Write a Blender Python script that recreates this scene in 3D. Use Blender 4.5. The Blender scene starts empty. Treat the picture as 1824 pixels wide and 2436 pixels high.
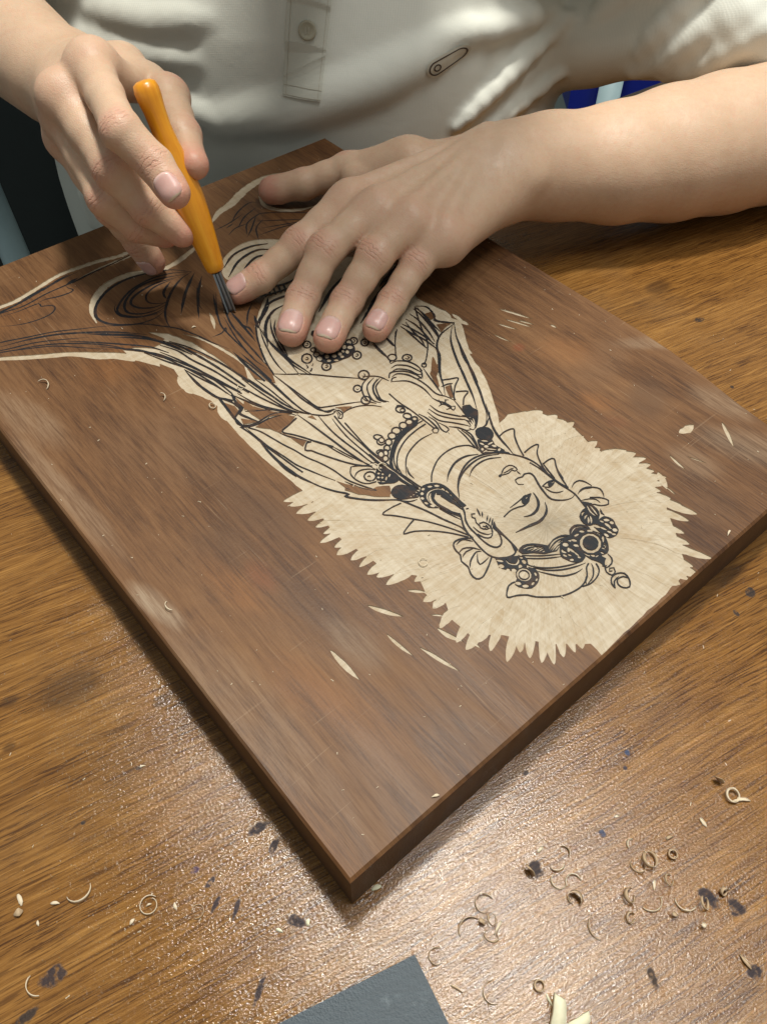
# A carver at work: hands, gouge, woodblock, bench and wood shavings.  World units: metres; tables below are in millimetres.
import bpy, bmesh, math, random
import numpy as np
from mathutils import Vector, Matrix
from mathutils.geometry import delaunay_2d_cdt
random.seed(7); rng = np.random.default_rng(7)
C = bpy.context.scene.collection
SC = bpy.context.scene
MM = 0.001
# ------------------------------------------------------------------ camera, world, lamps, exposure
cam = bpy.data.objects.new('camera', bpy.data.cameras.new('camera')); C.objects.link(cam)
_R, _U, _B = Vector((0.999969, 0.006153, 0.004927)), Vector((-0.007882, 0.780554, 0.625039)), Vector((0.000000, -0.625059, 0.780578))
cam.matrix_world = Matrix(((_R.x,_U.x,_B.x,0),(_R.y,_U.y,_B.y,0),(_R.z,_U.z,_B.z,0),(0,0,0,1)))
cam.location = (0.009933, -0.069087, 0.308772)
cam.data.sensor_fit = 'HORIZONTAL'; cam.data.sensor_width = 36; cam.data.lens = 37.673
cam.data.clip_start = 0.01; cam.data.clip_end = 50
SC.camera = cam
SC.view_settings.view_transform = 'Standard'; SC.view_settings.look = 'None'
SC.view_settings.exposure = 0.0; SC.view_settings.gamma = 1
w = bpy.data.worlds.new('World'); SC.world = w; w.use_nodes = True
w.node_tree.nodes['Background'].inputs['Color'].default_value = (0.90, 0.96, 0.93, 1)
w.node_tree.nodes['Background'].inputs['Strength'].default_value = 0.31
def lamp(name, loc, aim, size, power, col, size_y=None):
    l = bpy.data.lights.new(name, 'AREA'); l.energy = power; l.color = col; l.shape = 'RECTANGLE'; l.size = size; l.size_y = size_y or size
    o = bpy.data.objects.new(name, l); C.objects.link(o); o.location = loc
    o.rotation_euler = (Vector(aim)-Vector(loc)).to_track_quat('-Z','Y').to_euler(); return o
lamp('ceiling_lamp', (0.03, 0.52, 1.60), (0.03, 0.30, 0), 0.18, 26, (1.0, 0.975, 0.895), 0.14)
lamp('tube_lamp', (0.56, 0.20, 1.90), (0.2, 0.2, 0), 1.10, 18, (1.0, 0.985, 0.94), 0.07)
SC.cycles.max_bounces = 6; SC.cycles.caustics_reflective = False; SC.cycles.caustics_refractive = False

# ------------------------------------------------------------------ helpers
def tag(o, label=None, cat=None, group=None, kind=None):
    if label: o['label'] = label
    if cat: o['category'] = cat
    if group: o['group'] = group
    if kind: o['kind'] = kind
    return o
def empty(name, loc=(0,0,0)):
    o = bpy.data.objects.new(name, None); C.objects.link(o); o.location = loc; return o
def obj(name, verts, faces, mats, parent=None, smooth=False, loc=None, midx=None):
    me = bpy.data.meshes.new(name); me.from_pydata([tuple(map(float,v)) for v in verts], [], [tuple(map(int,f)) for f in faces])
    for m in (mats if isinstance(mats,(list,tuple)) else [mats]): me.materials.append(m)
    if midx is not None: me.polygons.foreach_set('material_index', np.asarray(midx,dtype=np.int32))
    if smooth: me.polygons.foreach_set('use_smooth', [True]*len(me.polygons))
    me.update(); o = bpy.data.objects.new(name, me); C.objects.link(o)
    if parent: o.parent = parent
    if loc: o.location = loc
    return o
def vattr(o, name, arr):
    a = o.data.attributes.new(name, 'FLOAT', 'POINT'); a.data.foreach_set('value', np.asarray(arr,dtype=np.float32))
def lathe(profile, n=40):
    vs, fs = [], []
    for (r,z) in profile:
        for i in range(n):
            t = 2*math.pi*i/n; vs.append((r*math.cos(t)*MM, r*math.sin(t)*MM, z*MM))
    for j in range(len(profile)-1):
        for i in range(n): fs.append((j*n+i, j*n+(i+1)%n, (j+1)*n+(i+1)%n, (j+1)*n+i))
    fs.append(tuple(range(n))[::-1]); fs.append(tuple((len(profile)-1)*n+i for i in range(n)))
    return vs, fs
def boxm(x0,y0,z0,x1,y1,z1):
    v = [(x,y,z) for z in (z0,z1) for y in (y0,y1) for x in (x0,x1)]
    return [tuple(c*MM for c in p) for p in v], [(0,2,3,1),(4,5,7,6),(0,1,5,4),(2,6,7,3),(0,4,6,2),(1,3,7,5)]
# ---- node shorthand
class NT:
    def __init__(s, name):
        s.m = bpy.data.materials.new(name); s.m.use_nodes = True; s.t = s.m.node_tree; s.b = s.t.nodes['Principled BSDF']
        s.tc = s.t.nodes.new('ShaderNodeTexCoord').outputs['Object']
    def n(s, kind, ins=None, **kw):
        nd = s.t.nodes.new('ShaderNode'+kind)
        for k,v in kw.items(): setattr(nd,k,v)
        for k,v in (ins or {}).items(): s.put(nd.inputs[k], v)
        return nd
    def put(s, sock, v):
        if isinstance(v, bpy.types.NodeSocket): s.t.links.new(v, sock)
        elif isinstance(v,(tuple,list)) and len(v)==3 and sock.type=='RGBA': sock.default_value = (*v,1)
        else: sock.default_value = v
    def math(s, op, a, b=0.0, c=None, clamp=False):
        nd = s.n('Math', operation=op, use_clamp=clamp); s.put(nd.inputs[0],a); s.put(nd.inputs[1],b)
        if c is not None: s.put(nd.inputs[2],c)
        return nd.outputs[0]
    def ramp(s, fac, a, b, c0=0.0, c1=1.0):
        nd = s.n('MapRange', {0:fac,1:a,2:b,3:c0,4:c1}, interpolation_type='SMOOTHSTEP'); return nd.outputs[0]
    def mapv(s, vec, loc=(0,0,0), rot=(0,0,0), scale=(1,1,1), kind='POINT'):
        nd = s.n('Mapping', {'Vector':vec}, vector_type=kind); nd.inputs['Location'].default_value = loc; nd.inputs['Rotation'].default_value = rot; nd.inputs['Scale'].default_value = scale
        return nd.outputs[0]
    def noise(s, vec, scale, detail=3, rough=.55, dist=0.0):
        return s.n('TexNoise', {'Vector':vec,'Scale':scale,'Detail':detail,'Roughness':rough,'Distortion':dist}).outputs['Fac']
    def mix(s, f, a, b, mode='MIX'):
        nd = s.n('Mix', data_type='RGBA', blend_type=mode); s.put(nd.inputs[0],f); s.put(nd.inputs[6],a); s.put(nd.inputs[7],b); return nd.outputs[2]
    def cramp(s, fac, stops):
        nd = s.n('ValToRGB', {'Fac':fac}); e = nd.color_ramp.elements
        while len(e) < len(stops): e.new(0.5)
        for el,(p,c) in zip(e, stops): el.position = p; el.color = (*c,1)
        return nd.outputs['Color']
    def attr(s, name): return s.n('Attribute', attribute_name=name).outputs['Fac']
    def blob(s, vec, x, y, rx, ry, ang=0, soft=.5, warp=None, amt=.5):
        v = s.mapv(vec, (x*MM,y*MM,0), (0,0,ang), (rx*MM,ry*MM,1000), 'TEXTURE')
        d = s.n('VectorMath', {0:v}, operation='LENGTH').outputs['Value']
        if warp is not None: d = s.math('ADD', d, s.math('MULTIPLY', s.math('SUBTRACT', warp, .5), amt*2))
        return s.ramp(d, 1+soft*.5, 1-soft*.5)
    def bump(s, h, strength, dist=.001, base=None):
        nd = s.n('Bump', {'Height':h,'Strength':strength,'Distance':dist})
        if base is not None: s.put(nd.inputs['Normal'], base)
        return nd.outputs[0]
    def out(s, **kw):
        names = {'color':'Base Color','rough':'Roughness','normal':'Normal','spec':'Specular IOR Level','metal':'Metallic','sss':'Subsurface Weight','coat':'Coat Weight','coatr':'Coat Roughness','sheen':'Sheen Weight','trans':'Transmission Weight'}
        for k,v in kw.items(): s.put(s.b.inputs[names[k]], v)
        return s.m
def plain(name, col, rough=.6, metal=0, var=.12, scale=60):
    t = NT(name); f = t.noise(t.tc, scale); c = t.mix(f, tuple(c*(1-var) for c in col), tuple(min(1,c*(1+var)) for c in col))
    return t.out(color=c, rough=rough, metal=metal, normal=t.bump(t.noise(t.tc, scale*12), .15, .0005))

# ------------------------------------------------------------------ materials
GRAIN = math.radians(29)
def table_material():
    t = NT('table_laminate'); rot = t.mapv(t.tc, rot=(0,0,-GRAIN))
    warp = t.noise(t.tc, 14, 2)
    sx = t.n('SeparateXYZ', {0:rot}); a, c = sx.outputs[0], sx.outputs[1]
    # knots bend the grain sideways
    for (kx,ky,amp,r) in KNOTS:
        q = t.mapv(t.tc, (kx*MM,ky*MM,0), (0,0,GRAIN), (r*2.2*MM,r*MM,1000), 'TEXTURE')
        d = t.n('VectorMath', {0:q}, operation='LENGTH').outputs['Value']
        g = t.math('EXPONENT', t.math('MULTIPLY', t.math('MULTIPLY', d, d), -1.0))
        yq = t.n('SeparateXYZ', {0:q}).outputs[1]
        c = t.math('ADD', c, t.math('MULTIPLY', t.math('MULTIPLY', g, yq), -amp*MM))
    c = t.math('ADD', c, t.math('MULTIPLY', t.math('SUBTRACT', t.noise(t.mapv(rot, scale=(14,40,1)), 1, 2), .5), .006))
    v = t.n('CombineXYZ', {0:a,1:c,2:0.0}).outputs[0]
    n1 = t.noise(t.mapv(v, scale=(28,850,1)), 1, 5, .7, .3)
    n2 = t.noise(t.mapv(v, scale=(48,1000,1)), 1, 3, .65, .3)
    n3 = t.noise(t.mapv(v, scale=(3,60,1)), 1, 3, .55, .8)
    n2 = t.noise(t.mapv(v, scale=(46,1250,1)), 1, 4, .7, .2)
    f = t.math('ADD', t.math('MULTIPLY', n1, .72), t.math('MULTIPLY', n3, .28))
    col = t.cramp(f, [(.36,(.120,.051,.012)),(.50,(.205,.093,.022)),(.64,(.32,.160,.042))])
    pores = t.math('MULTIPLY', t.ramp(n2, .525, .575), t.ramp(n3, .62, .36, .55, .95)); col = t.mix(pores, col, (.060,.024,.008))
    for (kx,ky,amp,r) in KNOTS:
        k = t.blob(t.tc, kx,ky, r*.42, r*.28, GRAIN, .8, warp, .5); col = t.mix(t.math('MULTIPLY', k, .55), col, (.04,.02,.010))
    worn = t.ramp(t.noise(t.tc, 9, 4), .5, .75); col = t.mix(t.math('MULTIPLY', worn, .25), col, (.20,.125,.062))
    fine = t.noise(t.tc, 420, 2); dull = 0.0
    for (x,y,rx,ry,ang,kc) in INK:
        k = t.math('MULTIPLY', t.blob(t.tc, x,y,rx,ry,ang,.45, t.noise(t.tc, 260, 3), .75), t.ramp(fine, .30, .50, .30, .85)); dull = t.math('MAXIMUM', dull, k); col = t.mix(k, col, [(.012,.016,.028),(.02,.02,.022),(.04,.02,.06),(.018,.045,.095)][kc])
    cells = t.mapv(v, scale=(1,1.7,1))
    rgh = t.math('ADD', t.ramp(t.noise(t.tc, 300, 2), .3, .7, .06, .15), t.math('MULTIPLY', dull, .45))
    h = t.math('ADD', t.math('MULTIPLY', t.noise(cells, 900, 2, .6), 1.0), t.math('MULTIPLY', n2, .35))
    nrm = t.bump(h, .27, .0008); nrm = t.bump(n1, .2, .0005, nrm)
    return t.out(color=col, rough=rgh, normal=nrm, spec=t.math('MULTIPLY_ADD', dull, -.38, .45))
def board_material(end=False):
    t = NT('stained_wood_end' if end else 'stained_wood'); warp = t.noise(t.tc, 30, 3, .6)
    st = t.mapv(t.tc, rot=(0,0,-.10), scale=(230,11,60)); n1 = t.noise(st, 1, 6, .68, .5)
    n2 = t.noise(t.mapv(t.tc, scale=(1300,70,200)), 1, 3, .7); n3 = t.noise(t.mapv(t.tc, rot=(0,0,.35), scale=(22,7,7)), 1, 4, .6, 1.0)
    f = t.math('ADD', t.math('MULTIPLY', n1, .30), t.math('ADD', t.math('MULTIPLY', n2, .28), t.math('MULTIPLY', n3, .42)))
    col = t.cramp(f, [(.38,(.052,.021,.008)),(.50,(.132,.060,.022)),(.61,(.185,.091,.036)),(.74,(.27,.152,.070))])
    warp2 = t.math('ADD', t.math('MULTIPLY', warp, .6), t.math('MULTIPLY', t.noise(t.mapv(t.tc, scale=(160,40,1)), 1, 4, .7), .4)); fib = t.math('ADD', t.math('MULTIPLY', n1, .5), t.math('MULTIPLY', n2, .5))
    if not end:
        for (x,y,rx,ry,ang,c,s) in BOARD_STAINS:
            k = t.math('MULTIPLY', t.math('MULTIPLY', t.blob(t.tc, x,y,rx,ry,ang,1.1,warp2,.75), t.ramp(fib, .40, .60, .35, 1.0)), s); col = t.mix(k, col, c)
        for (sc,rz) in (((900,24,1),.9),((24,800,1),.35)):
            sn = t.ramp(t.noise(t.mapv(t.tc, rot=(0,0,rz), scale=sc), 1, 2, .5), .66, .74); m = t.ramp(t.noise(t.tc, 26, 2), .42, .62)
            col = t.mix(t.math('MULTIPLY', t.math('MULTIPLY', sn, m), .20), col, (.42,.30,.19))
    else: col = t.mix(.55, col, (.045,.028,.018))
    h = t.math('ADD', n2, t.math('MULTIPLY', t.noise(t.tc, 900, 2), .5))
    return t.out(color=col, rough=t.ramp(n3, .3, .7, .46, .62), normal=t.bump(h, .22, .0005), spec=.32)
def carved_material():
    t = NT('fresh_cut_wood'); hx, hy = HEAD
    q = t.mapv(t.tc, (-hx*MM,-hy*MM,0)); s = t.n('SeparateXYZ', {0:q}); ang = t.math('ARCTAN2', s.outputs[1], s.outputs[0])
    rad = t.n('VectorMath', {0:q}, operation='LENGTH').outputs['Value']
    rv = t.n('CombineXYZ', {0:t.math('MULTIPLY', ang, 44), 1:t.math('MULTIPLY', rad, 60), 2:0.0}).outputs[0]
    g1 = t.noise(rv, 1, 3, .6, .3); g2 = t.noise(t.mapv(t.tc, rot=(0,0,.7), scale=(420,60,1)), 1, 3, .6); g3 = t.noise(t.mapv(t.tc, rot=(0,0,-.5), scale=(60,500,1)), 1, 3, .6)
    f = t.math('ADD', t.math('ADD', t.math('MULTIPLY', t.math('ADD', t.math('MULTIPLY', g1, .62), .19), .36), t.math('MULTIPLY', t.attr('tone'), .028)), t.math('ADD', t.math('MULTIPLY', g2, .36), t.math('MULTIPLY', g3, .30)))
    col = t.cramp(f, [(.36,(.36,.27,.165)),(.5,(.425,.348,.245)),(.66,(.51,.44,.335))])
    dirt = t.ramp(t.noise(t.tc, 34, 4, .65), .52, .72); col = t.mix(t.math('MULTIPLY', dirt, .30), col, (.33,.21,.105))
    h = t.math('ADD', t.math('MULTIPLY', g1, 1.0), t.math('MULTIPLY', t.math('ADD', g2, g3), .5))
    return t.out(color=col, rough=.55, normal=t.bump(h, .75, .0009), spec=.3)
def ink_material():
    t = NT('black_ink'); n = t.noise(t.tc, 160, 3, .6); sc = t.noise(t.mapv(t.tc, rot=(0,0,.1), scale=(900,12,1)), 1, 2)
    col = t.mix(t.ramp(n, .5, .72), (.009,.010,.013), (.040,.021,.014)); col = t.mix(t.math('MULTIPLY', t.ramp(sc, .6, .75), .35), col, (.10,.085,.06))
    return t.out(color=col, rough=.55, spec=.25)
def skin_material():
    t = NT('skin'); fl, wa, wm = t.attr('flush'), t.attr('wrinkle_axis'), t.attr('wrinkle')
    n = t.noise(t.tc, 75, 6, .7); n2 = t.noise(t.tc, 210, 4, .65)
    col = t.mix(n, (.50,.325,.208), (.66,.475,.335)); col = t.mix(t.math('MULTIPLY', t.ramp(n2, .45, .75), .40), col, (.56,.315,.215))
    col = t.mix(t.math('MULTIPLY', fl, t.ramp(n2, .2, .6, .55, 1.0)), col, (.57,.27,.195))
    wob = t.math('ADD', wa, t.math('MULTIPLY', t.math('SUBTRACT', t.noise(t.tc, 170, 3), .5), 5.0))
    wr = t.math('MULTIPLY', t.ramp(t.math('SINE', t.math('MULTIPLY', wob, 2.7)), .1, 1.0), t.math('MULTIPLY', wm, t.ramp(n2, .35, .6)))
    col = t.mix(t.math('MULTIPLY', wr, .22), col, (.36,.17,.11))
    md = t.n('VectorMath', {0:t.tc,1:(0,0,0)}, operation='DISTANCE'); md.inputs[1].default_value = tuple(c*MM for c in (110.8,344.8,82.0)); col = t.mix(t.ramp(md.outputs['Value'], .0016, .0006), col, (.05,.02,.015))
    pores = t.n('TexVoronoi', {'Vector':t.tc,'Scale':900.0}, feature='DISTANCE_TO_EDGE').outputs['Distance']
    h = t.math('ADD', t.ramp(pores, 0, .35), t.math('MULTIPLY', t.noise(t.tc, 480, 3), .9))
    nrm = t.bump(t.noise(t.tc, 110, 4, .6), .16, .0016, t.bump(h, .16, .0005)); nrm = t.bump(t.math('MULTIPLY', wr, -1), .5, .0008, nrm)
    m = t.out(color=col, rough=t.ramp(n2, .3, .7, .40, .56), normal=nrm, spec=.42, sss=.22)
    t.b.inputs['Subsurface Radius'].default_value = (1.0,.36,.20); t.b.inputs['Subsurface Scale'].default_value = .0032
    return m
def nail_material():
    t = NT('nail'); v = t.attr('along'); n = t.noise(t.mapv(t.tc, scale=(1,1,1)), 300, 2)
    col = t.mix(n, (.56,.325,.285), (.62,.39,.34)); col = t.mix(t.ramp(v, .20, .04), col, (.64,.44,.39)); col = t.mix(t.ramp(v, .90, .96), col, (.66,.54,.40))
    m = t.out(color=col, rough=.34, spec=.45, sss=.3, coat=.1, coatr=.2, normal=t.bump(t.noise(t.tc, 500, 2), .06, .0004))
    t.b.inputs['Subsurface Radius'].default_value = (1,.4,.3); t.b.inputs['Subsurface Scale'].default_value = .0015
    return m
def cloth_material(name='cream_pique', col0=(.63,.635,.565), col1=(.71,.715,.645)):
    t = NT(name); s = t.n('SeparateXYZ', {0:t.tc})
    k = t.math('SINE', t.math('MULTIPLY', t.math('ADD', s.outputs[0], t.math('MULTIPLY', s.outputs[1], .35)), 5200)); k2 = t.math('SINE', t.math('MULTIPLY', t.math('ADD', s.outputs[2], t.math('MULTIPLY', s.outputs[1], .5)), 4200))
    h = t.math('ADD', t.math('MULTIPLY', t.math('ADD', k, t.math('MULTIPLY', k2, .6)), .3), t.noise(t.tc, 900, 2))
    soft = t.noise(t.tc, 24, 4, .55, .4)
    col = t.mix(t.noise(t.tc, 20, 3), col0, col1); col = t.mix(t.math('MULTIPLY', t.ramp(k, .2, 1), .10), col, tuple(c*.8 for c in col0))
    nrm = t.bump(h, .11, .0005); nrm = t.bump(soft, .14, .006, nrm)
    return t.out(color=col, rough=.85, normal=nrm, spec=.15, sheen=.15)
def shaving_material(name, a, b):
    t = NT(name); n = t.noise(t.mapv(t.tc, scale=(1,1,4)), 420, 3); return t.out(color=t.mix(n, a, b), rough=.6, spec=.25, normal=t.bump(n, .3, .0005))
def handle_material():
    t = NT('amber_lacquer'); n = t.noise(t.mapv(t.tc, scale=(300,300,16)), 1, 4, .6, .5); n2 = t.noise(t.tc, 45, 3)
    col = t.cramp(t.math('ADD', t.math('MULTIPLY', n, .6), t.math('MULTIPLY', n2, .4)), [(.35,(.62,.22,.008)),(.5,(.74,.30,.010)),(.66,(.80,.37,.018))])
    return t.out(color=col, rough=.34, spec=.5, coat=.35, coatr=.22, normal=t.bump(n, .12, .0006))

# ------------------------------------------------------------------ layout numbers (mm)
TOP = 28.3                                     # thickness of the block
BU, BV = np.array((0.757235, 0.653143, 0.000000)[:2]), np.array((-0.653143, 0.757235, 0.000000)[:2])   # block axes on the bench
def bw(u, v): return BU*u + BV*v               # block -> bench
KNOTS = [(*(-81.1, 76.8, 0.0)[:2],.5,9), (*(-144.2, 76.3, 0.0)[:2],.5,9), (*(-120.6, 81.7, 0.0)[:2],.8,30), (*(-138.3, 56.5, 0.0)[:2],.3,6), (*(167.9, 142.8, 0.0)[:2],-.5,26), (*(183.5, 363.7, 0.0)[:2],.5,22)]
INK = [(*(-35.6, 25.8, 0.0)[:2],3.98,1.99,.6,0),(*(-29.8, 19.2, 0.0)[:2],3.31,1.33,1.1,0),(*(-99.8, -23.1, 0.0)[:2],3.98,3.31,.3,0),(*(-19.4, -5.6, -0.0)[:2],3.65,1.73,-.3,0),(*(-40.9, -2.0, 0.0)[:2],0.858,3.31,-.2,0),
 (*(-48.4, -0.6, 0.0)[:2],0.796,2.98,-.4,0),(*(-57.6, 10.9, 0.0)[:2],1.59,1.06,.5,2),(*(-51.1, 7.1, 0.0)[:2],0.926,2.32,-.7,0),(*(-30.2, -26.7, 0.0)[:2],1.06,4.64,-.3,0),
 (*(178.0, 132.6, 0.0)[:2],2.12,2.65,-.2,1),(*(168.6, 121.5, 0.0)[:2],0.994,1.66,.6,1),(*(66.5, 11.9, 0.0)[:2],2.32,2.98,.5,0),(*(92.6, 25.1, 0.0)[:2],1.19,1.33,.2,3),(*(107.8, 56.2, 0.0)[:2],1.06,1.06,0,3),(*(136.0, 0.0, 0.0)[:2],2.98,2.98,.5,0),(*(126.9, 3.0, 0.0)[:2],2.32,3.98,.8,0),
 (*(101.9, -22.4, 0.0)[:2],1.33,3.31,.2,1),(*(66.4, 47.8, 0.0)[:2],1.46,0.926,.5,1),(*(105.7, 50.0, 0.0)[:2],0.796,0.796,0,0),(*(136.9, -20.1, 0.0)[:2],2.65,1.99,.3,0),(*(-0.6, -33.1, 0.0)[:2],0.994,5.3,.5,2),(*(202.3, 331.2, 0.0)[:2],3.31,1.99,.4,1),(*(206.2, 271.0, 0.0)[:2],1.33,1.33,.4,1),
 (*(-105.2, -34.5, 0.0)[:2],3.31,1.66,.6,1),(*(-85.1, 48.4, 0.0)[:2],1.33,0.663,.4,1),(*(173.7, 69.8, 0.0)[:2],1.33,1.33,.4,1),(*(-101.8, 27.4, 0.0)[:2],0.796,0.663,.4,1)]
HEAD = (160.7,59.7)
# stains and rubbed places on the block, in block millimetres
BOARD_STAINS = [(35.9,123.2,6,20,0.1,(0.22, 0.085, 0.022),0.45),
 (47.5,117.9,5,9,0,(0.17, 0.05, 0.018),0.5),
 (30.4,64.4,8,20,0.15,(0.22, 0.085, 0.022),0.3),
 (37.9,45.8,7,26,0.1,(0.22, 0.085, 0.022),0.22),
 (6.4,134.8,4,14,0.15,(0.31, 0.23, 0.155),0.8),
 (5.8,209.4,5,45,0.05,(0.31, 0.23, 0.155),0.35),
 (14.2,270.4,8,26,0.2,(0.31, 0.23, 0.155),0.3),
 (238.0,150.7,3.2,3,0,(0.17, 0.05, 0.018),0.85),
 (208.0,206.8,3,3,0,(0.22, 0.085, 0.022),0.4),
 (237.1,95.4,6,9,0.3,(0.22, 0.085, 0.022),0.6),
 (233.9,80.9,4,6,0.4,(0.17, 0.05, 0.018),0.3),
 (298.3,105.0,5,20,0.9,(0.31, 0.23, 0.155),0.4),
 (285.4,54.7,9,16,0.2,(0.31, 0.23, 0.155),0.4),
 (267.6,31.9,10,22,0.5,(0.31, 0.23, 0.155),0.35),
 (259.4,80.9,14,10,0.5,(0.075, 0.042, 0.024),0.5),
 (256.1,130.5,10,18,0.5,(0.22, 0.085, 0.022),0.35),
 (240.5,39.1,9,12,0.2,(0.31, 0.23, 0.155),0.25),
 (263.5,114.5,22,10,0.3,(0.15, 0.082, 0.042),0.4),
 (67.6,148.4,10,26,0.1,(0.075, 0.042, 0.024),0.45),
 (55.8,85.8,9,30,0.15,(0.075, 0.042, 0.024),0.4),
 (68.5,199.9,14,30,0.05,(0.15, 0.082, 0.042),0.45),
 (43.6,141.8,12,14,0.1,(0.075, 0.042, 0.024),0.4),
 (48.2,217.0,16,30,0.1,(0.15, 0.082, 0.042),0.35),
 (57.7,67.4,6,14,0.1,(0.31, 0.23, 0.155),0.25),
 (6.8,67.3,12,50,0.05,(0.31, 0.23, 0.155),0.22),
 (27.8,17.9,16,22,0.1,(0.15, 0.082, 0.042),0.4),
 (74.7,24.3,14,26,0.1,(0.15, 0.082, 0.042),0.35),
 (-3.0,25.3,10,30,0.05,(0.22, 0.085, 0.022),0.25),
 (67.5,279.5,20,14,0.2,(0.22, 0.085, 0.022),0.35),
 (52.9,353.5,30,12,0.3,(0.22, 0.085, 0.022),0.3),
 (64.6,4.3,12,20,0.1,(0.075, 0.042, 0.024),0.25),
 (225.8,18.3,12,10,0.2,(0.15, 0.082, 0.042),0.3),
 (109.2,328.6,20,8,0.2,(0.075, 0.042, 0.024),0.3)]
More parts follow.
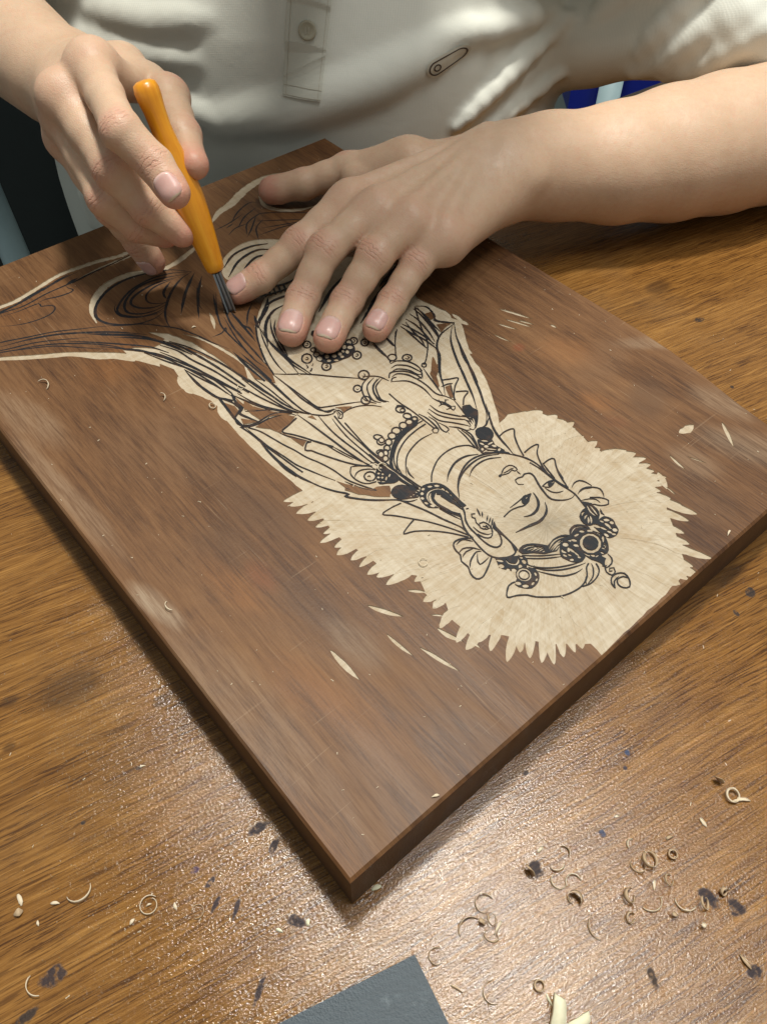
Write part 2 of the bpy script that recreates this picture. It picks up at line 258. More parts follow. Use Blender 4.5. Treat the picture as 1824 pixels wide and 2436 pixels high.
ART = """pf|0||748,2854 810,2831 872,2770 929,2766 966,2792 929,2898 1006,2813 1064,2671 1094,2507 1111,2364 1119,2213 1179,2346 1156,2216 1220,2120 1247,2186 1269,2292 1339,2456 1402,2567 1491,2658 1600,2746 1613,2834 1709,2900 1870,2915 2032,2902 2224,2741 2375,2491 2252,2178 2255,2151 2278,2070 2288,2017 2298,1986 2280,1927 2297,1883 2280,1840 2225,1758 2174,1677 2141,1637 2108,1532 2062,1430 2008,1339 1942,1239 1894,1174 1969,1190 2049,1151 2099,1095 2127,1029 2153,972 2147,908 2136,850 2123,781 2129,711 2126,692 2217,634 2201,530 2167,458 2096,394 2095,324 2029,240 1979,169 1934,119 1874,42 1814,31 1752,32 1701,25 1391,18 1278,11 1284,72 1247,104 1162,175 1089,274 1023,348 947,413 940,513 982,594 943,666 976,760 917,831 887,919 868,1042 849,1147 860,1250 861,1343 895,1370 892,1423 879,1594 869,1703 865,1887 875,2048 897,2163 895,2229 852,2324 858,2430 875,2546 841,2629 831,2609 751,2746
go|5.16||784,1452 992,1404
go|4.84||787,1414 977,1374
go|5.62||786,1359 977,1322
go|5.59||802,1294 994,1261
go|4.70||806,1241 983,1214
go|4.17||810,1191 971,1170
go|4.22||768,1160 960,1140
go|5.07||801,1101 977,1085
go|4.92||784,1062 945,1049
go|5.38||813,1002 992,990
go|4.06||817,951 989,942
go|4.67||819,900 983,894
go|4.90||841,864 997,858
go|5.23||846,810 1034,805
go|4.66||886,802 1018,797
go|4.55||947,745 1102,739
go|4.60||988,733 1122,727
go|4.15||909,648 1010,643
go|3.83||917,599 1020,602
go|4.27||884,513 1019,533
go|3.87||881,421 1028,461
go|4.60||887,373 1041,426
go|4.83||949,365 1075,415
go|3.85||956,307 1100,378
go|3.86||972,231 1132,331
go|4.32||1041,227 1177,324
go|3.93||1052,185 1181,289
go|3.74||1072,141 1204,263
go|3.88||1104,105 1234,242
go|4.34||1156,102 1257,222
go|4.17||1207,87 1300,216
go|4.79||1241,79 1323,207
go|5.21||1791,15 1751,123
go|5.09||1837,5 1781,159
go|5.20||1890,-17 1833,141
go|4.64||2005,6 1933,212
go|4.97||1906,33 1842,215
go|4.09||1950,80 1887,260
go|4.75||1993,116 1934,288
go|4.49||2025,167 1973,320
go|5.26||2159,194 2088,413
go|4.43||2098,195 2037,377
go|5.39||2146,269 2041,441
go|5.86||2142,328 2031,481
go|4.80||2144,385 2041,506
go|5.82||2191,400 2050,541
go|5.31||2234,421 2062,568
go|5.85||2222,482 2047,613
go|4.89||2243,520 2093,616
go|4.77||2258,559 2089,655
go|6.13||2246,610 2084,691
go|5.79||2226,652 2069,725
go|5.61||2141,694 1981,716
go|5.98||2142,744 1958,769
go|6.02||2167,783 1966,809
go|5.47||2143,847 1962,870
go|5.44||2153,910 1964,932
go|5.44||2181,942 1992,964
go|4.99||2152,985 1998,1002
go|6.62||2152,1027 1998,1044
go|6.68||2119,1095 1969,1110
go|5.66||2056,1129 1923,1142
go|1.62||895,733 955,670
go|2.81||911,647 960,643
go|2.79||925,602 973,612
go|1.22||974,587 940,686
go|0.92||890,581 932,537
go|2.71||876,511 944,543
go|2.23||869,521 907,406
go|1.16||926,391 937,341
go|2.34||723,783 802,645
go|1.59||696,630 712,484
go|1.82||756,501 805,318
go|2.46||480,720 486,540
go|1.99||2537,1812 2617,1622
go|1.42||2496,1724 2562,1571
go|1.59||2546,1670 2586,1586
go|1.41||2436,1726 2489,1611
go|1.12||2355,1674 2384,1558
go|1.76||2654,1528 2661,1488
go|2.00||1275,2827 1215,2681
go|4.64||2511,559 2617,549
go|2.08||2737,470 2633,329
go|1.61||2357,500 2339,390
go|3.49||2228,468 2171,374
go|1.02||2181,390 2174,326
go|0.72||2413,439 2448,355
go|2.98||2307,1815 2294,1901
go|2.65||2306,1862 2304,1952
go|2.16||2151,1629 2173,1705
go|3.71||850,2322 864,2440
go|2.66||875,2047 903,2172
go|1.84||629,2856 535,2983
go|2.76||893,2227 881,2321
go|4.34||857,2322 865,2489
go|2.67||2280,1927 2284,2013
pf|1||-40,3342 140,3245 225,3218 377,3116 516,3027 645,2917 755,2809 752,2730 677,2819 625,2859 514,2982 437,3032 301,3124 213,3191 98,3259 -53,3308
ps|3.22|n|9,3640 202,3628 404,3622 508,3620 667,3660 792,3689 924,3682 1043,3665 1146,3637 1226,3631 1318,3602
ps|2.34|s|809,3563 895,3580 1004,3592 1111,3595 1195,3596 1250,3610
ps|4.02|s|751,3146 766,3225 796,3293 869,3370 960,3424 1069,3434 1170,3406 1247,3354 1368,3356 1473,3387 1572,3425
ps|1.65|s|1063,2759 1117,2665 1151,2544 1174,2408 1178,2298
ps|1.45|s|1189,2465 1186,2310 1187,2183 1186,2079
pf|1||1530,3080 1588,3182 1680,3245 1799,3273 1899,3244 2005,3149 1983,3070 1830,3072 1723,3039 1639,2988 1582,2977 1524,3011
ps|5.44|s|1771,3579 1883,3658 1993,3691 2158,3774 2336,3816 2466,3785
ps|2.81|b|2187,3657 2149,3525 2201,3420 2296,3348 2389,3324
bf|0||932,2181 963,2110 962,2077 923,2038
bf|0||942,2019 987,1947 951,1961 924,1980
bf|0||997,2068 1035,2044 1077,1971 1143,1882 1080,1924 1040,1944 1006,1948 994,2010
bf|0||1004,2159 1005,2100 1028,2060 996,2066 985,2103
bf|0||961,1923 1049,1925 1123,1896 1150,1854 1088,1830 1028,1812 1097,1689 1056,1668 1047,1757 1006,1866
bf|0||1343,1782 1413,1731 1350,1721 1358,1752
bf|0||1045,1391 1085,1313 1147,1221 1211,1208 1188,1173 1078,1266 1049,1345
bf|0||1063,1354 1097,1304 1138,1249 1163,1248 1215,1212 1205,1193 1174,1165 1136,1193 1075,1263 1040,1326
bf|0||1874,1661 1946,1699 1955,1684 1891,1628 1848,1558 1824,1547
bf|0||1866,1537 1901,1528 1861,1477 1845,1453 1828,1460
bf|0||2187,2047 2227,2034 2197,1982 2179,1983
bf|0||2175,1936 2243,1893 2191,1883 2147,1866
bf|0||1974,1751 1975,1737 1925,1648 1863,1610 1895,1673
bf|0||1021,2114 1032,2046 999,2054 983,2058
bf|0||1198,1814 1220,1809 1218,1772 1205,1798
bf|0||949,2764 1029,2631 1092,2434 1114,2352 1091,2403 1040,2573
ks|1.43|b|-11,3589 183,3583 384,3577 550,3595 694,3626 826,3645 896,3648
ks|0.94|b|175,3564 379,3566 506,3547 657,3570 757,3573 835,3574 955,3587 1099,3594 1225,3607
ks|1.91|b|523,3607 671,3623 771,3646 844,3658
ks|1.49|b|776,3568 820,3587 867,3592
ks|0.94|b|776,3568 778,3538 792,3511 773,3494 699,3502 634,3524 585,3523
ks|0.81|b|367,3539 463,3521 582,3515 582,3483 632,3452 636,3417 599,3385 533,3379 456,3393 379,3428 333,3462
ks|0.77|b|-41,3509 162,3531 367,3539
ks|1.54|b|1406,3219 1320,3315 1208,3370 1084,3399 960,3381 853,3319 792,3244 773,3177 792,3111 844,3047 924,2994 1015,2978 1103,3003
ks|1.22|b|1406,3219 1301,3285 1187,3312 1061,3296 965,3246 894,3179 894,3117 954,3046 1034,3010 1100,3006
ks|1.34|b|1360,3224 1227,3279 1117,3293 1024,3261 949,3196 928,3119 983,3058 1062,3038 1128,3045
ks|1.34|b|1315,3228 1189,3255 1092,3248 1012,3218 979,3170 1001,3110 1066,3066 1145,3063
ks|1.02|b|1290,3226 1188,3233 1119,3215 1074,3176 1064,3120 1106,3075 1145,3063
ks|1.26|b|1261,3217 1202,3178 1168,3140 1158,3095 1170,3085
ks|0.99|b|910,3228 883,3188 879,3130 907,3081 970,3036 1049,3017 1112,3027
ks|1.35|b|1406,3219 1322,3200 1224,3137 1141,3056 1083,2979 1050,2904 1038,2838
ks|1.60|b|1414,3202 1347,3144 1274,3073 1210,2998 1151,2921
ks|1.23|b|1427,3145 1350,3053 1277,2941 1260,2882
ks|1.01|b|1360,3088 1273,2945 1201,2817
ks|0.78|b|766,3153 810,3065 937,2979 1004,2902 1066,2820 1112,2712 1149,2593 1187,2495
ks|0.85|b|1406,2962 1320,2821 1266,2702 1253,2613 1247,2483 1247,2350
ks|0.94|b|1436,2981 1368,2822 1311,2664 1285,2489 1279,2380 1267,2297
ks|1.27|b|1373,2776 1358,2665 1342,2538 1329,2452
ks|0.75|b|1166,2637 1231,2632 1271,2658 1250,2616
ks|1.07|b|1368,2698 1354,2608 1368,2576 1356,2507
ks|0.88|b|1509,2746 1435,2682 1369,2595
ks|0.89|b|1385,2958 1316,2824 1276,2735
ks|0.81|b|1311,2664 1283,2452 1267,2297 1264,2244
ks|0.81|b|1315,2742 1265,2544 1240,2356 1249,2239
ks|0.87|b|-73,3425 97,3374 275,3329 403,3279 533,3229 656,3159 747,3108 810,3065
ks|1.35|b|259,3295 393,3258 522,3205 641,3129 755,3042 840,2961 913,2879
ks|1.73|b|659,3103 759,3010 858,2916 931,2816
ks|1.24|b|762,2977 848,2899 913,2822 963,2722 1011,2586
ks|0.85|b|9,3393 247,3267 420,3207 565,3124 660,3063
ks|0.85|b|238,3246 407,3180 533,3102 648,3001 726,2911 795,2805
ks|1.04|b|543,3122 682,2986 777,2887 875,2776 925,2677
ks|1.12|b|661,2966 759,2855 824,2781 874,2683 924,2585
ks|0.75|b|-2,3365 241,3253 361,3190 480,3119 563,3039 658,2940 714,2889
ks|1.02|s|931,2816 992,2697 1032,2550 1064,2376 1086,2197
ks|0.81|s|975,2760 1028,2648 1072,2507 1103,2352 1119,2213
ks|0.79|s|921,2762 969,2659 988,2549 1028,2406 1056,2249 1074,2147
ks|0.72|s|795,2805 871,2714 924,2585 972,2454 1011,2313 1043,2182
ks|0.78|s|824,2762 881,2621 937,2501 984,2371 1024,2233 1043,2165
ks|1.20|s|1189,2465 1182,2304 1186,2166
ks|0.90|s|1214,2434 1214,2286 1214,2143
ks|0.74|s|1191,2423 1199,2318 1206,2194 1205,2071 1203,1961 1207,1869 1223,1821
ks|0.79|b|1117,2312 1125,2210 1135,2130 1149,2057 1158,1979 1179,1902 1213,1825
ks|0.62|b|1204,2324 1203,2208 1201,2094 1200,1984 1204,1901 1214,1844
ks|0.55|b|1106,2258 1115,2157 1131,2042 1152,1935 1182,1871 1207,1835
ks|0.67|b|1070,2205 1092,2105 1118,2013 1147,1929 1172,1874
ks|0.55|b|1027,2180 1046,2094 1072,2022 1107,1963 1146,1910 1178,1865
ks|0.62|b|1131,2237 1140,2146 1149,2067 1157,2005
ks|0.50|b|1156,2216 1168,2102 1172,2008 1180,1912
ks|0.67|s|1247,2186 1251,2136 1255,2049 1253,1949 1262,1872 1276,1821 1294,1776 1332,1774
ks|0.55|b|1251,2136 1261,2013 1268,1916 1277,1840 1305,1816 1352,1791 1414,1759 1469,1727 1497,1694
ks|0.49|b|1259,1904 1267,1828 1294,1786 1328,1777 1340,1767
ks|0.60|b|1209,1838 1235,1802 1264,1772 1297,1755 1322,1753
ks|0.54|b|1302,1745 1322,1762 1343,1754 1345,1723 1318,1698 1308,1711 1324,1731 1326,1749
ks|0.44|b|1334,1752 1332,1724 1313,1712
ks|0.60|b|917,1979 948,1953 992,1944 1063,1946 1108,1928 1142,1895 1161,1859
ks|0.65|b|899,1971 942,1944 990,1932 1049,1935
ks|0.50|b|1009,2041 1045,2001 1089,1973 1115,1938 1156,1888
ks|1.26|n|936,2209 926,2124 916,2042 915,1967
ks|0.79|b|936,2209 968,2146 973,2113 972,2078 951,2061 919,2039 904,1997 915,1967
ks|1.12|b|1001,2155 1002,2183 1005,2202 985,2132 984,2075 954,2051 976,1984 995,1940
ks|0.78|b|912,1996 923,1960 978,1934 1045,1926 1106,1909
ks|0.80|b|1002,2183 1027,2111 1068,2011 1122,1931
ks|0.72|b|983,2048 1030,2009 1094,1969 1151,1906
ks|1.15|s|917,2503 913,2445 912,2355 920,2282 933,2219 957,2185 980,2151
ks|0.67|b|917,2511 937,2425 960,2345 977,2285 993,2184
ks|0.68|s|873,2682 909,2588 944,2465 972,2335 987,2217
ks|0.77|s|892,2714 934,2599 974,2455 996,2314 1005,2202
ks|0.72|n|905,1970 916,1905 922,1826 929,1748 939,1677 949,1599 959,1538
ks|0.55|b|920,1948 927,1850 933,1771 951,1676 964,1595 993,1518 1018,1455 1043,1400
ks|0.61|n|930,1944 959,1887 977,1816 995,1737 1013,1677 1030,1600 1055,1535 1076,1457 1088,1370 1112,1308 1149,1231
ks|1.00|b|923,1853 914,1761 912,1674 919,1599 929,1530 947,1473 971,1410
ks|0.45|b|908,1685 907,1617 914,1560 919,1534
ks|0.77|b|943,1484 966,1419 1000,1353 1040,1295 1017,1297 1061,1238 1112,1187 1187,1128 1226,1101
ks|0.44|b|1073,1367 1093,1315 1116,1267 1147,1229 1160,1230
ks|0.39|b|1049,1337 1061,1306
ks|0.79|n|1150,1845 1094,1830 1041,1813 1073,1758 1105,1699 1129,1647 1168,1574
ks|0.47|b|1026,1814 1044,1769 1083,1704 1108,1669
ks|0.72|n|1108,1669 1088,1677 1053,1643 1072,1623 1090,1580 1121,1515 1154,1452 1189,1401 1230,1358
ks|0.73|b|1167,1864 1177,1778 1185,1687 1193,1598 1200,1510 1212,1429 1227,1339
ks|0.62|b|1243,1795 1232,1714 1227,1633 1231,1548 1238,1469 1242,1395 1254,1333
ks|0.62|n|1302,1736 1291,1664 1286,1593 1285,1502 1283,1422 1287,1349 1293,1265 1299,1183 1307,1119
ks|0.46|b|1168,1574 1184,1506 1204,1436 1228,1372
ks|0.47|b|1282,1728 1270,1662 1261,1586 1260,1504 1261,1441
ks|0.41|b|1116,1681 1146,1619 1165,1531 1189,1449
ks|0.70|n|1268,1426 1270,1345 1277,1262 1283,1180 1290,1100
ks|0.91|s|1457,2641 1406,2563 1351,2469 1304,2362 1272,2268 1251,2178
ks|0.66|b|1411,2535 1367,2432 1327,2308 1308,2215 1304,2144
ks|0.73|b|1417,2554 1390,2436 1382,2318 1370,2207 1354,2102
ks|0.97|b|1514,2580 1460,2494 1420,2399 1395,2307 1384,2217 1392,2134 1402,2056
ks|0.73|b|1414,2509 1382,2385 1375,2279 1372,2172 1387,2074
ks|1.12|b|1520,2539 1473,2483 1438,2396 1415,2324 1396,2251
ks|0.64|b|1254,2181 1308,2132 1368,2084 1422,2029 1477,1967 1534,1908 1579,1860
ks|1.41|b|1452,2644 1424,2584 1407,2539
ks|1.32|b|1409,2541 1511,2642 1589,2685 1697,2678 1771,2645
ks|2.02|b|1411,2566 1533,2650 1604,2729
ks|1.44|b|1358,2381 1450,2533 1550,2608 1637,2618
ks|1.31|b|1573,3134 1688,3207 1811,3215 1918,3173
ks|1.30|b|1543,3039 1681,3135 1822,3158 1904,3104
ks|1.12|b|1605,2987 1691,3065 1798,3099 1883,3027
ks|1.20|n|1600,2746 1625,2810
ks|1.20|n|1629,2737 1656,2803
ks|1.21|n|1658,2728 1687,2796
ks|1.21|n|1688,2719 1718,2789
ks|1.22|n|1717,2710 1749,2782
ks|1.21|n|1580,2763 1676,2739 1780,2723 1919,2753
ks|1.22|n|1607,2825 1698,2792 1798,2772 1936,2798
ks|1.66|b|1748,2442 1940,2560 2135,2631
ks|1.64|b|1763,2376 1940,2474 2134,2543
ks|1.66|b|1864,2399 2056,2491 2219,2561
ks|1.63|b|1848,2277 2028,2373 2217,2474
ks|1.61|b|1862,2213 2040,2306 2229,2404
ks|1.64|b|1970,2283 2116,2355 2294,2438
ks|1.73|b|2096,2604 2186,2650 2320,2661
ks|1.72|b|2159,2405 2324,2473 2454,2517
ks|1.66|b|1840,2475 1960,2543 2106,2596
ks|0.90|b|1866,3499 1974,3582 2093,3626 2138,3587
ks|0.87|b|1870,3428 1977,3509 2095,3551
ks|0.87|b|1870,3327 1944,3434 2060,3475 2121,3459
ks|0.85|b|1896,3240 1958,3354 2052,3412
ks|0.85|b|1783,3401 1859,3437 1944,3434
ks|0.86|b|1745,3499 1855,3509 1981,3541
ks|0.86|b|1981,3437 2134,3326 2276,3224
ks|0.85|b|1925,3281 2117,3254 2252,3193
ks|0.88|b|2038,3494 2189,3402 2339,3259
ks|0.86|b|1980,3335 2144,3266 2279,3204
ks|0.85|b|1856,3306 1936,3372 2049,3484
ks|0.86|b|1815,3474 1877,3490
pf|1||1542,2245 1532,2236 1520,2232 1510,2236 1504,2245 1505,2258 1511,2271 1522,2281 1534,2285 1544,2281 1549,2271 1549,2258
ks|0.84|n|1542,2245 1532,2236 1520,2232 1510,2236 1504,2245 1505,2258 1511,2271 1522,2281 1534,2285 1544,2281 1549,2271 1549,2258 1542,2245 1532,2236
pf|1||1479,2150 1465,2137 1449,2132 1435,2137 1428,2150 1428,2168 1437,2185 1451,2198 1467,2203 1481,2198 1489,2185 1488,2167
ks|0.82|n|1479,2150 1465,2137 1449,2132 1435,2137 1428,2150 1428,2168 1437,2185 1451,2198 1467,2203 1481,2198 1489,2185 1488,2167 1479,2150 1465,2137
pf|1||1517,2037 1505,2026 1491,2023 1479,2027 1472,2038 1473,2053 1480,2068 1493,2079 1507,2083 1519,2079 1526,2067 1525,2052
ks|0.81|n|1517,2037 1505,2026 1491,2023 1479,2027 1472,2038 1473,2053 1480,2068 1493,2079 1507,2083 1519,2079 1526,2067 1525,2052 1517,2037 1505,2026
pf|1||1695,2004 1683,1994 1669,1990 1657,1994 1651,2005 1652,2020 1660,2034 1672,2045 1686,2048 1698,2044 1704,2033 1703,2018
ks|0.82|n|1695,2004 1683,1994 1669,1990 1657,1994 1651,2005 1652,2020 1660,2034 1672,2045 1686,2048 1698,2044 1704,2033 1703,2018 1695,2004 1683,1994
pf|1||1791,2059 1780,2050 1768,2046 1757,2050 1752,2059 1753,2072 1760,2085 1771,2094 1783,2097 1794,2094 1799,2084 1798,2071
ks|0.84|n|1791,2059 1780,2050 1768,2046 1757,2050 1752,2059 1753,2072 1760,2085 1771,2094 1783,2097 1794,2094 1799,2084 1798,2071 1791,2059 1780,2050
pf|1||1754,2107 1743,2098 1731,2095 1720,2098 1715,2108 1716,2121 1723,2133 1734,2143 1746,2146 1756,2142 1762,2133 1761,2120
ks|0.85|n|1754,2107 1743,2098 1731,2095 1720,2098 1715,2108 1716,2121 1723,2133 1734,2143 1746,2146 1756,2142 1762,2133 1761,2120 1754,2107 1743,2098
pf|1||1723,2116 1714,2108 1704,2105 1696,2108 1691,2116 1692,2127 1697,2137 1707,2145 1717,2148 1725,2145 1730,2137 1729,2126
ks|0.84|n|1723,2116 1714,2108 1704,2105 1696,2108 1691,2116 1692,2127 1697,2137 1707,2145 1717,2148 1725,2145 1730,2137 1729,2126 1723,2116 1714,2108
ks|0.37|b|1516,2258 1521,2249 1533,2253 1536,2267 1527,2267
ks|0.36|b|1448,2167 1453,2159 1464,2162 1467,2175 1459,2176
ks|0.36|b|1489,2052 1494,2044 1505,2048 1508,2060 1499,2061
ks|0.36|b|1667,2019 1672,2011 1684,2014 1687,2027 1678,2027
ks|0.37|b|1765,2072 1770,2063 1781,2067 1785,2080 1776,2080
ks|0.37|b|1728,2120 1732,2111 1744,2115 1748,2128 1739,2129
kf|1||1516,2161 1579,2141 1621,2105 1681,2135 1715,2105 1695,2054 1642,2033 1610,2037 1560,2046 1516,2062 1501,2096 1490,2127
pf|1||1555,2142 1549,2138 1543,2138 1536,2141 1532,2147 1530,2154 1532,2160 1537,2164 1544,2164 1551,2160 1555,2154 1557,2148
pf|1||1557,2104 1551,2098 1544,2096 1538,2098 1534,2104 1535,2112 1539,2119 1545,2125 1552,2127 1559,2125 1562,2119 1561,2111
pf|1||1591,2081 1585,2076 1577,2075 1571,2078 1567,2084 1567,2091 1570,2098 1576,2103 1584,2104 1590,2102 1594,2096 1594,2088
pf|1||1519,2114 1512,2108 1504,2106 1497,2109 1493,2115 1493,2124 1497,2132 1504,2139 1512,2141 1519,2138 1523,2131 1523,2122
pf|1||1545,2072 1541,2068 1535,2068 1530,2070 1526,2075 1526,2081 1528,2086 1533,2090 1539,2091 1544,2088 1547,2084 1548,2078
pf|1||1623,2076 1617,2071 1611,2069 1605,2071 1602,2076 1602,2083 1606,2090 1612,2095 1619,2097 1624,2095 1627,2090 1627,2083
pf|1||1677,2106 1670,2099 1662,2097 1656,2099 1653,2105 1653,2113 1658,2122 1665,2128 1673,2131 1679,2129 1683,2123 1682,2114
pf|1||1701,2081 1695,2076 1687,2076 1679,2079 1675,2086 1674,2094 1677,2101 1684,2106 1692,2107 1699,2103 1704,2096 1704,2088
pf|1||1663,2065 1656,2059 1650,2057 1644,2058 1642,2063 1643,2070 1647,2078 1654,2084 1661,2086 1666,2085 1668,2080 1667,2072
pf|1||1578,2048 1574,2045 1568,2045 1562,2048 1558,2054 1556,2060 1558,2065 1562,2067 1568,2067 1574,2064 1579,2059 1580,2053
pf|1||1618,2052 1614,2049 1608,2048 1602,2050 1599,2055 1599,2061 1601,2067 1606,2070 1612,2071 1617,2069 1621,2064 1621,2058
pf|1||1648,2083 1643,2079 1638,2078 1633,2080 1631,2084 1631,2089 1634,2095 1638,2099 1644,2100 1648,2098 1651,2094 1650,2089
ps|0.97|b|1531,2181 1554,2146 1594,2115 1646,2118
ks|0.71|b|1425,2133 1421,2109 1402,2093 1416,2076 1443,2102 1460,2115
pf|1||1418,2085 1412,2080 1406,2078 1401,2080 1398,2086 1398,2092 1401,2099 1407,2104 1413,2106 1418,2104 1421,2099 1421,2092
pf|1||1442,2092 1438,2087 1434,2085 1431,2086 1430,2089 1431,2094 1434,2099 1438,2103 1442,2105 1445,2104 1446,2101 1445,2097
pf|1||1537,2193 1530,2188 1522,2186 1516,2189 1512,2195 1512,2203 1516,2211 1523,2217 1530,2218 1537,2216 1541,2210 1540,2201
ks|0.62|n|1537,2193 1530,2188 1522,2186 1516,2189 1512,2195 1512,2203 1516,2211 1523,2217 1530,2218 1537,2216 1541,2210 1540,2201 1537,2193 1530,2188
pf|1||1529,2150 1521,2143 1512,2141 1503,2145 1499,2152 1499,2162 1503,2172 1511,2178 1520,2180 1528,2177 1533,2169 1533,2160
ks|0.62|n|1529,2150 1521,2143 1512,2141 1503,2145 1499,2152 1499,2162 1503,2172 1511,2178 1520,2180 1528,2177 1533,2169 1533,2160 1529,2150 1521,2143
kf|1||1618,2302 1609,2293 1600,2289 1594,2290 1591,2297 1593,2307 1599,2318 1608,2327 1617,2332 1624,2330 1627,2323 1625,2313
ks|0.66|b|1809,2050 1800,1978 1792,1917 1781,1861
ks|0.68|b|1889,2039 1887,1984 1876,1936
ks|0.55|n|1981,2044 1910,1976 1855,1909 1818,1862
ks|0.67|b|1888,2028 1877,1968 1879,1939
ks|0.59|n|1963,2035 1885,1948 1814,1859
ks|0.59|b|1799,2034 1790,1960 1788,1895
pf|1||1627,1856 1612,1845 1596,1841 1582,1847 1575,1860 1575,1876 1583,1893 1598,1904 1614,1907 1628,1902 1636,1889 1635,1872
ks|0.80|n|1627,1856 1612,1845 1596,1841 1582,1847 1575,1860 1575,1876 1583,1893 1598,1904 1614,1907 1628,1902 1636,1889 1635,1872 1627,1856 1612,1845
pf|1||1530,1802 1520,1794 1508,1792 1498,1796 1493,1805 1493,1817 1499,1828 1509,1836 1521,1839 1531,1835 1536,1826 1536,1814
ks|0.78|n|1530,1802 1520,1794 1508,1792 1498,1796 1493,1805 1493,1817 1499,1828 1509,1836 1521,1839 1531,1835 1536,1826 1536,1814 1530,1802 1520,1794
pf|1||1511,1707 1499,1698 1486,1695 1475,1700 1468,1710 1468,1724 1475,1737 1487,1746 1500,1749 1511,1744 1518,1733 1518,1720
ks|0.76|n|1511,1707 1499,1698 1486,1695 1475,1700 1468,1710 1468,1724 1475,1737 1487,1746 1500,1749 1511,1744 1518,1733 1518,1720 1511,1707 1499,1698
ks|0.41|b|1596,1876 1597,1865 1611,1869 1613,1884
ks|0.40|b|1508,1820 1512,1807 1523,1813
ks|0.39|b|1491,1744 1490,1719 1500,1706 1502,1724
ks|0.62|b|1616,1844 1558,1825 1517,1777 1499,1712 1519,1670
ks|0.62|b|1633,1825 1575,1805 1541,1764 1520,1699 1540,1658
ks|0.63|b|1652,1803 1595,1784 1567,1750 1543,1685 1563,1645
ks|0.63|b|1662,1792 1605,1772 1581,1743 1556,1677 1575,1638
ks|0.85|b|1641,1807 1589,1778 1558,1733 1548,1680 1556,1649
ks|0.52|b|1579,1860 1601,1861 1637,1836 1661,1806 1676,1756
ks|0.65|b|1769,1851 1809,1847 1851,1804 1865,1750 1860,1702
ks|0.65|b|1749,1823 1787,1822 1828,1779 1843,1725 1849,1692
ks|0.64|b|1730,1798 1766,1799 1807,1755 1822,1701 1839,1682
ks|0.64|b|1707,1768 1742,1771 1782,1727 1797,1674 1827,1671
ks|0.65|b|1769,1851 1793,1890 1801,1910
pf|1||1826,1869 1815,1861 1803,1859 1792,1863 1785,1873 1785,1886 1791,1898 1802,1906 1815,1908 1826,1903 1833,1893 1833,1881
ks|0.74|n|1826,1869 1815,1861 1803,1859 1792,1863 1785,1873 1785,1886 1791,1898 1802,1906 1815,1908 1826,1903 1833,1893 1833,1881 1826,1869 1815,1861
pf|1||1887,1815 1876,1807 1862,1806 1850,1811 1843,1822 1842,1835 1848,1848 1860,1855 1873,1857 1885,1851 1893,1840 1893,1827
ks|0.74|n|1887,1815 1876,1807 1862,1806 1850,1811 1843,1822 1842,1835 1848,1848 1860,1855 1873,1857 1885,1851 1893,1840 1893,1827 1887,1815 1876,1807
ks|0.44|b|1857,1836 1862,1821 1878,1825 1876,1840
pf|1||1906,1722 1899,1717 1892,1716 1886,1718 1883,1724 1883,1731 1888,1738 1894,1743 1902,1744 1908,1742 1911,1736 1910,1729
ks|0.65|n|1906,1722 1899,1717 1892,1716 1886,1718 1883,1724 1883,1731 1888,1738 1894,1743 1902,1744 1908,1742 1911,1736 1910,1729 1906,1722 1899,1717
ks|0.71|n|1692,1773 1717,1797 1749,1789 1790,1755 1814,1703 1817,1662
ks|0.56|b|1678,1741 1702,1759 1726,1752
ks|0.64|b|1822,1658 1850,1698 1862,1727
ks|0.67|n|2183,2120 2099,1978 2054,1888 2019,1835 1944,1763 1900,1734
ks|0.68|b|2060,2061 2039,1985 2026,1898 1997,1826
ks|0.62|b|1683,1743 1742,1700 1764,1656 1773,1599 1766,1543 1760,1517
ks|0.62|b|1769,1741 1793,1689 1802,1611 1797,1529 1819,1486 1834,1437
ks|0.62|b|1877,1714 1858,1653 1836,1571 1815,1501
ks|0.60|n|1614,1683 1611,1601 1619,1523 1621,1450 1622,1358
ks|0.61|b|1760,1517 1769,1480 1782,1457 1793,1412
ks|0.54|b|1778,1490 1766,1458 1789,1427 1786,1405 1758,1412
ks|0.54|b|1786,1442 1800,1466 1814,1454
ks|0.54|b|1744,1453 1776,1450 1781,1409
ks|0.53|b|1716,1488 1719,1426 1752,1369 1781,1327 1802,1304
ks|0.53|b|1693,1472 1701,1407 1734,1350 1776,1303 1790,1273
ks|0.52|b|1673,1460 1677,1381 1722,1319 1758,1266 1766,1248
ks|0.58|b|1630,1478 1641,1434 1640,1377 1632,1332 1613,1321 1598,1333
ks|0.51|b|1656,1432 1661,1382 1644,1328 1649,1296 1670,1300 1675,1324 1665,1368
ks|0.58|b|1598,1333 1608,1352 1627,1354 1635,1336
ks|0.59|b|1834,1437 1822,1387 1810,1338 1805,1307 1806,1271 1785,1232 1760,1224 1755,1246
ks|0.46|b|1796,1315 1798,1290 1785,1255
ks|0.46|b|1776,1303 1781,1281 1771,1249
ks|0.51|b|1685,1316 1717,1278 1733,1241 1758,1232
ks|0.47|b|1793,1412 1807,1400 1783,1384 1781,1409
ks|0.53|b|1788,1333 1801,1311 1800,1283
ks|0.78|b|2195,2133 2238,2089 2230,2028 2200,1965 2232,1917 2263,1883
ks|0.77|b|2171,2123 2166,2053 2143,1955 2118,1876 2100,1836
ks|0.76|b|2125,2102 2125,2028 2101,1919 2069,1834
ks|0.76|b|2078,2082 2085,2004 2069,1904 2050,1823
ks|0.76|b|2033,2062 2047,1993 2056,1901 2055,1818
ks|0.77|b|2188,2131 2184,2052 2162,1954 2149,1879
ks|0.77|b|2195,2117 2172,2018 2145,1925 2114,1852 2068,1821
ks|0.75|b|2013,2050 2020,1974 2037,1889 2038,1819 2035,1767
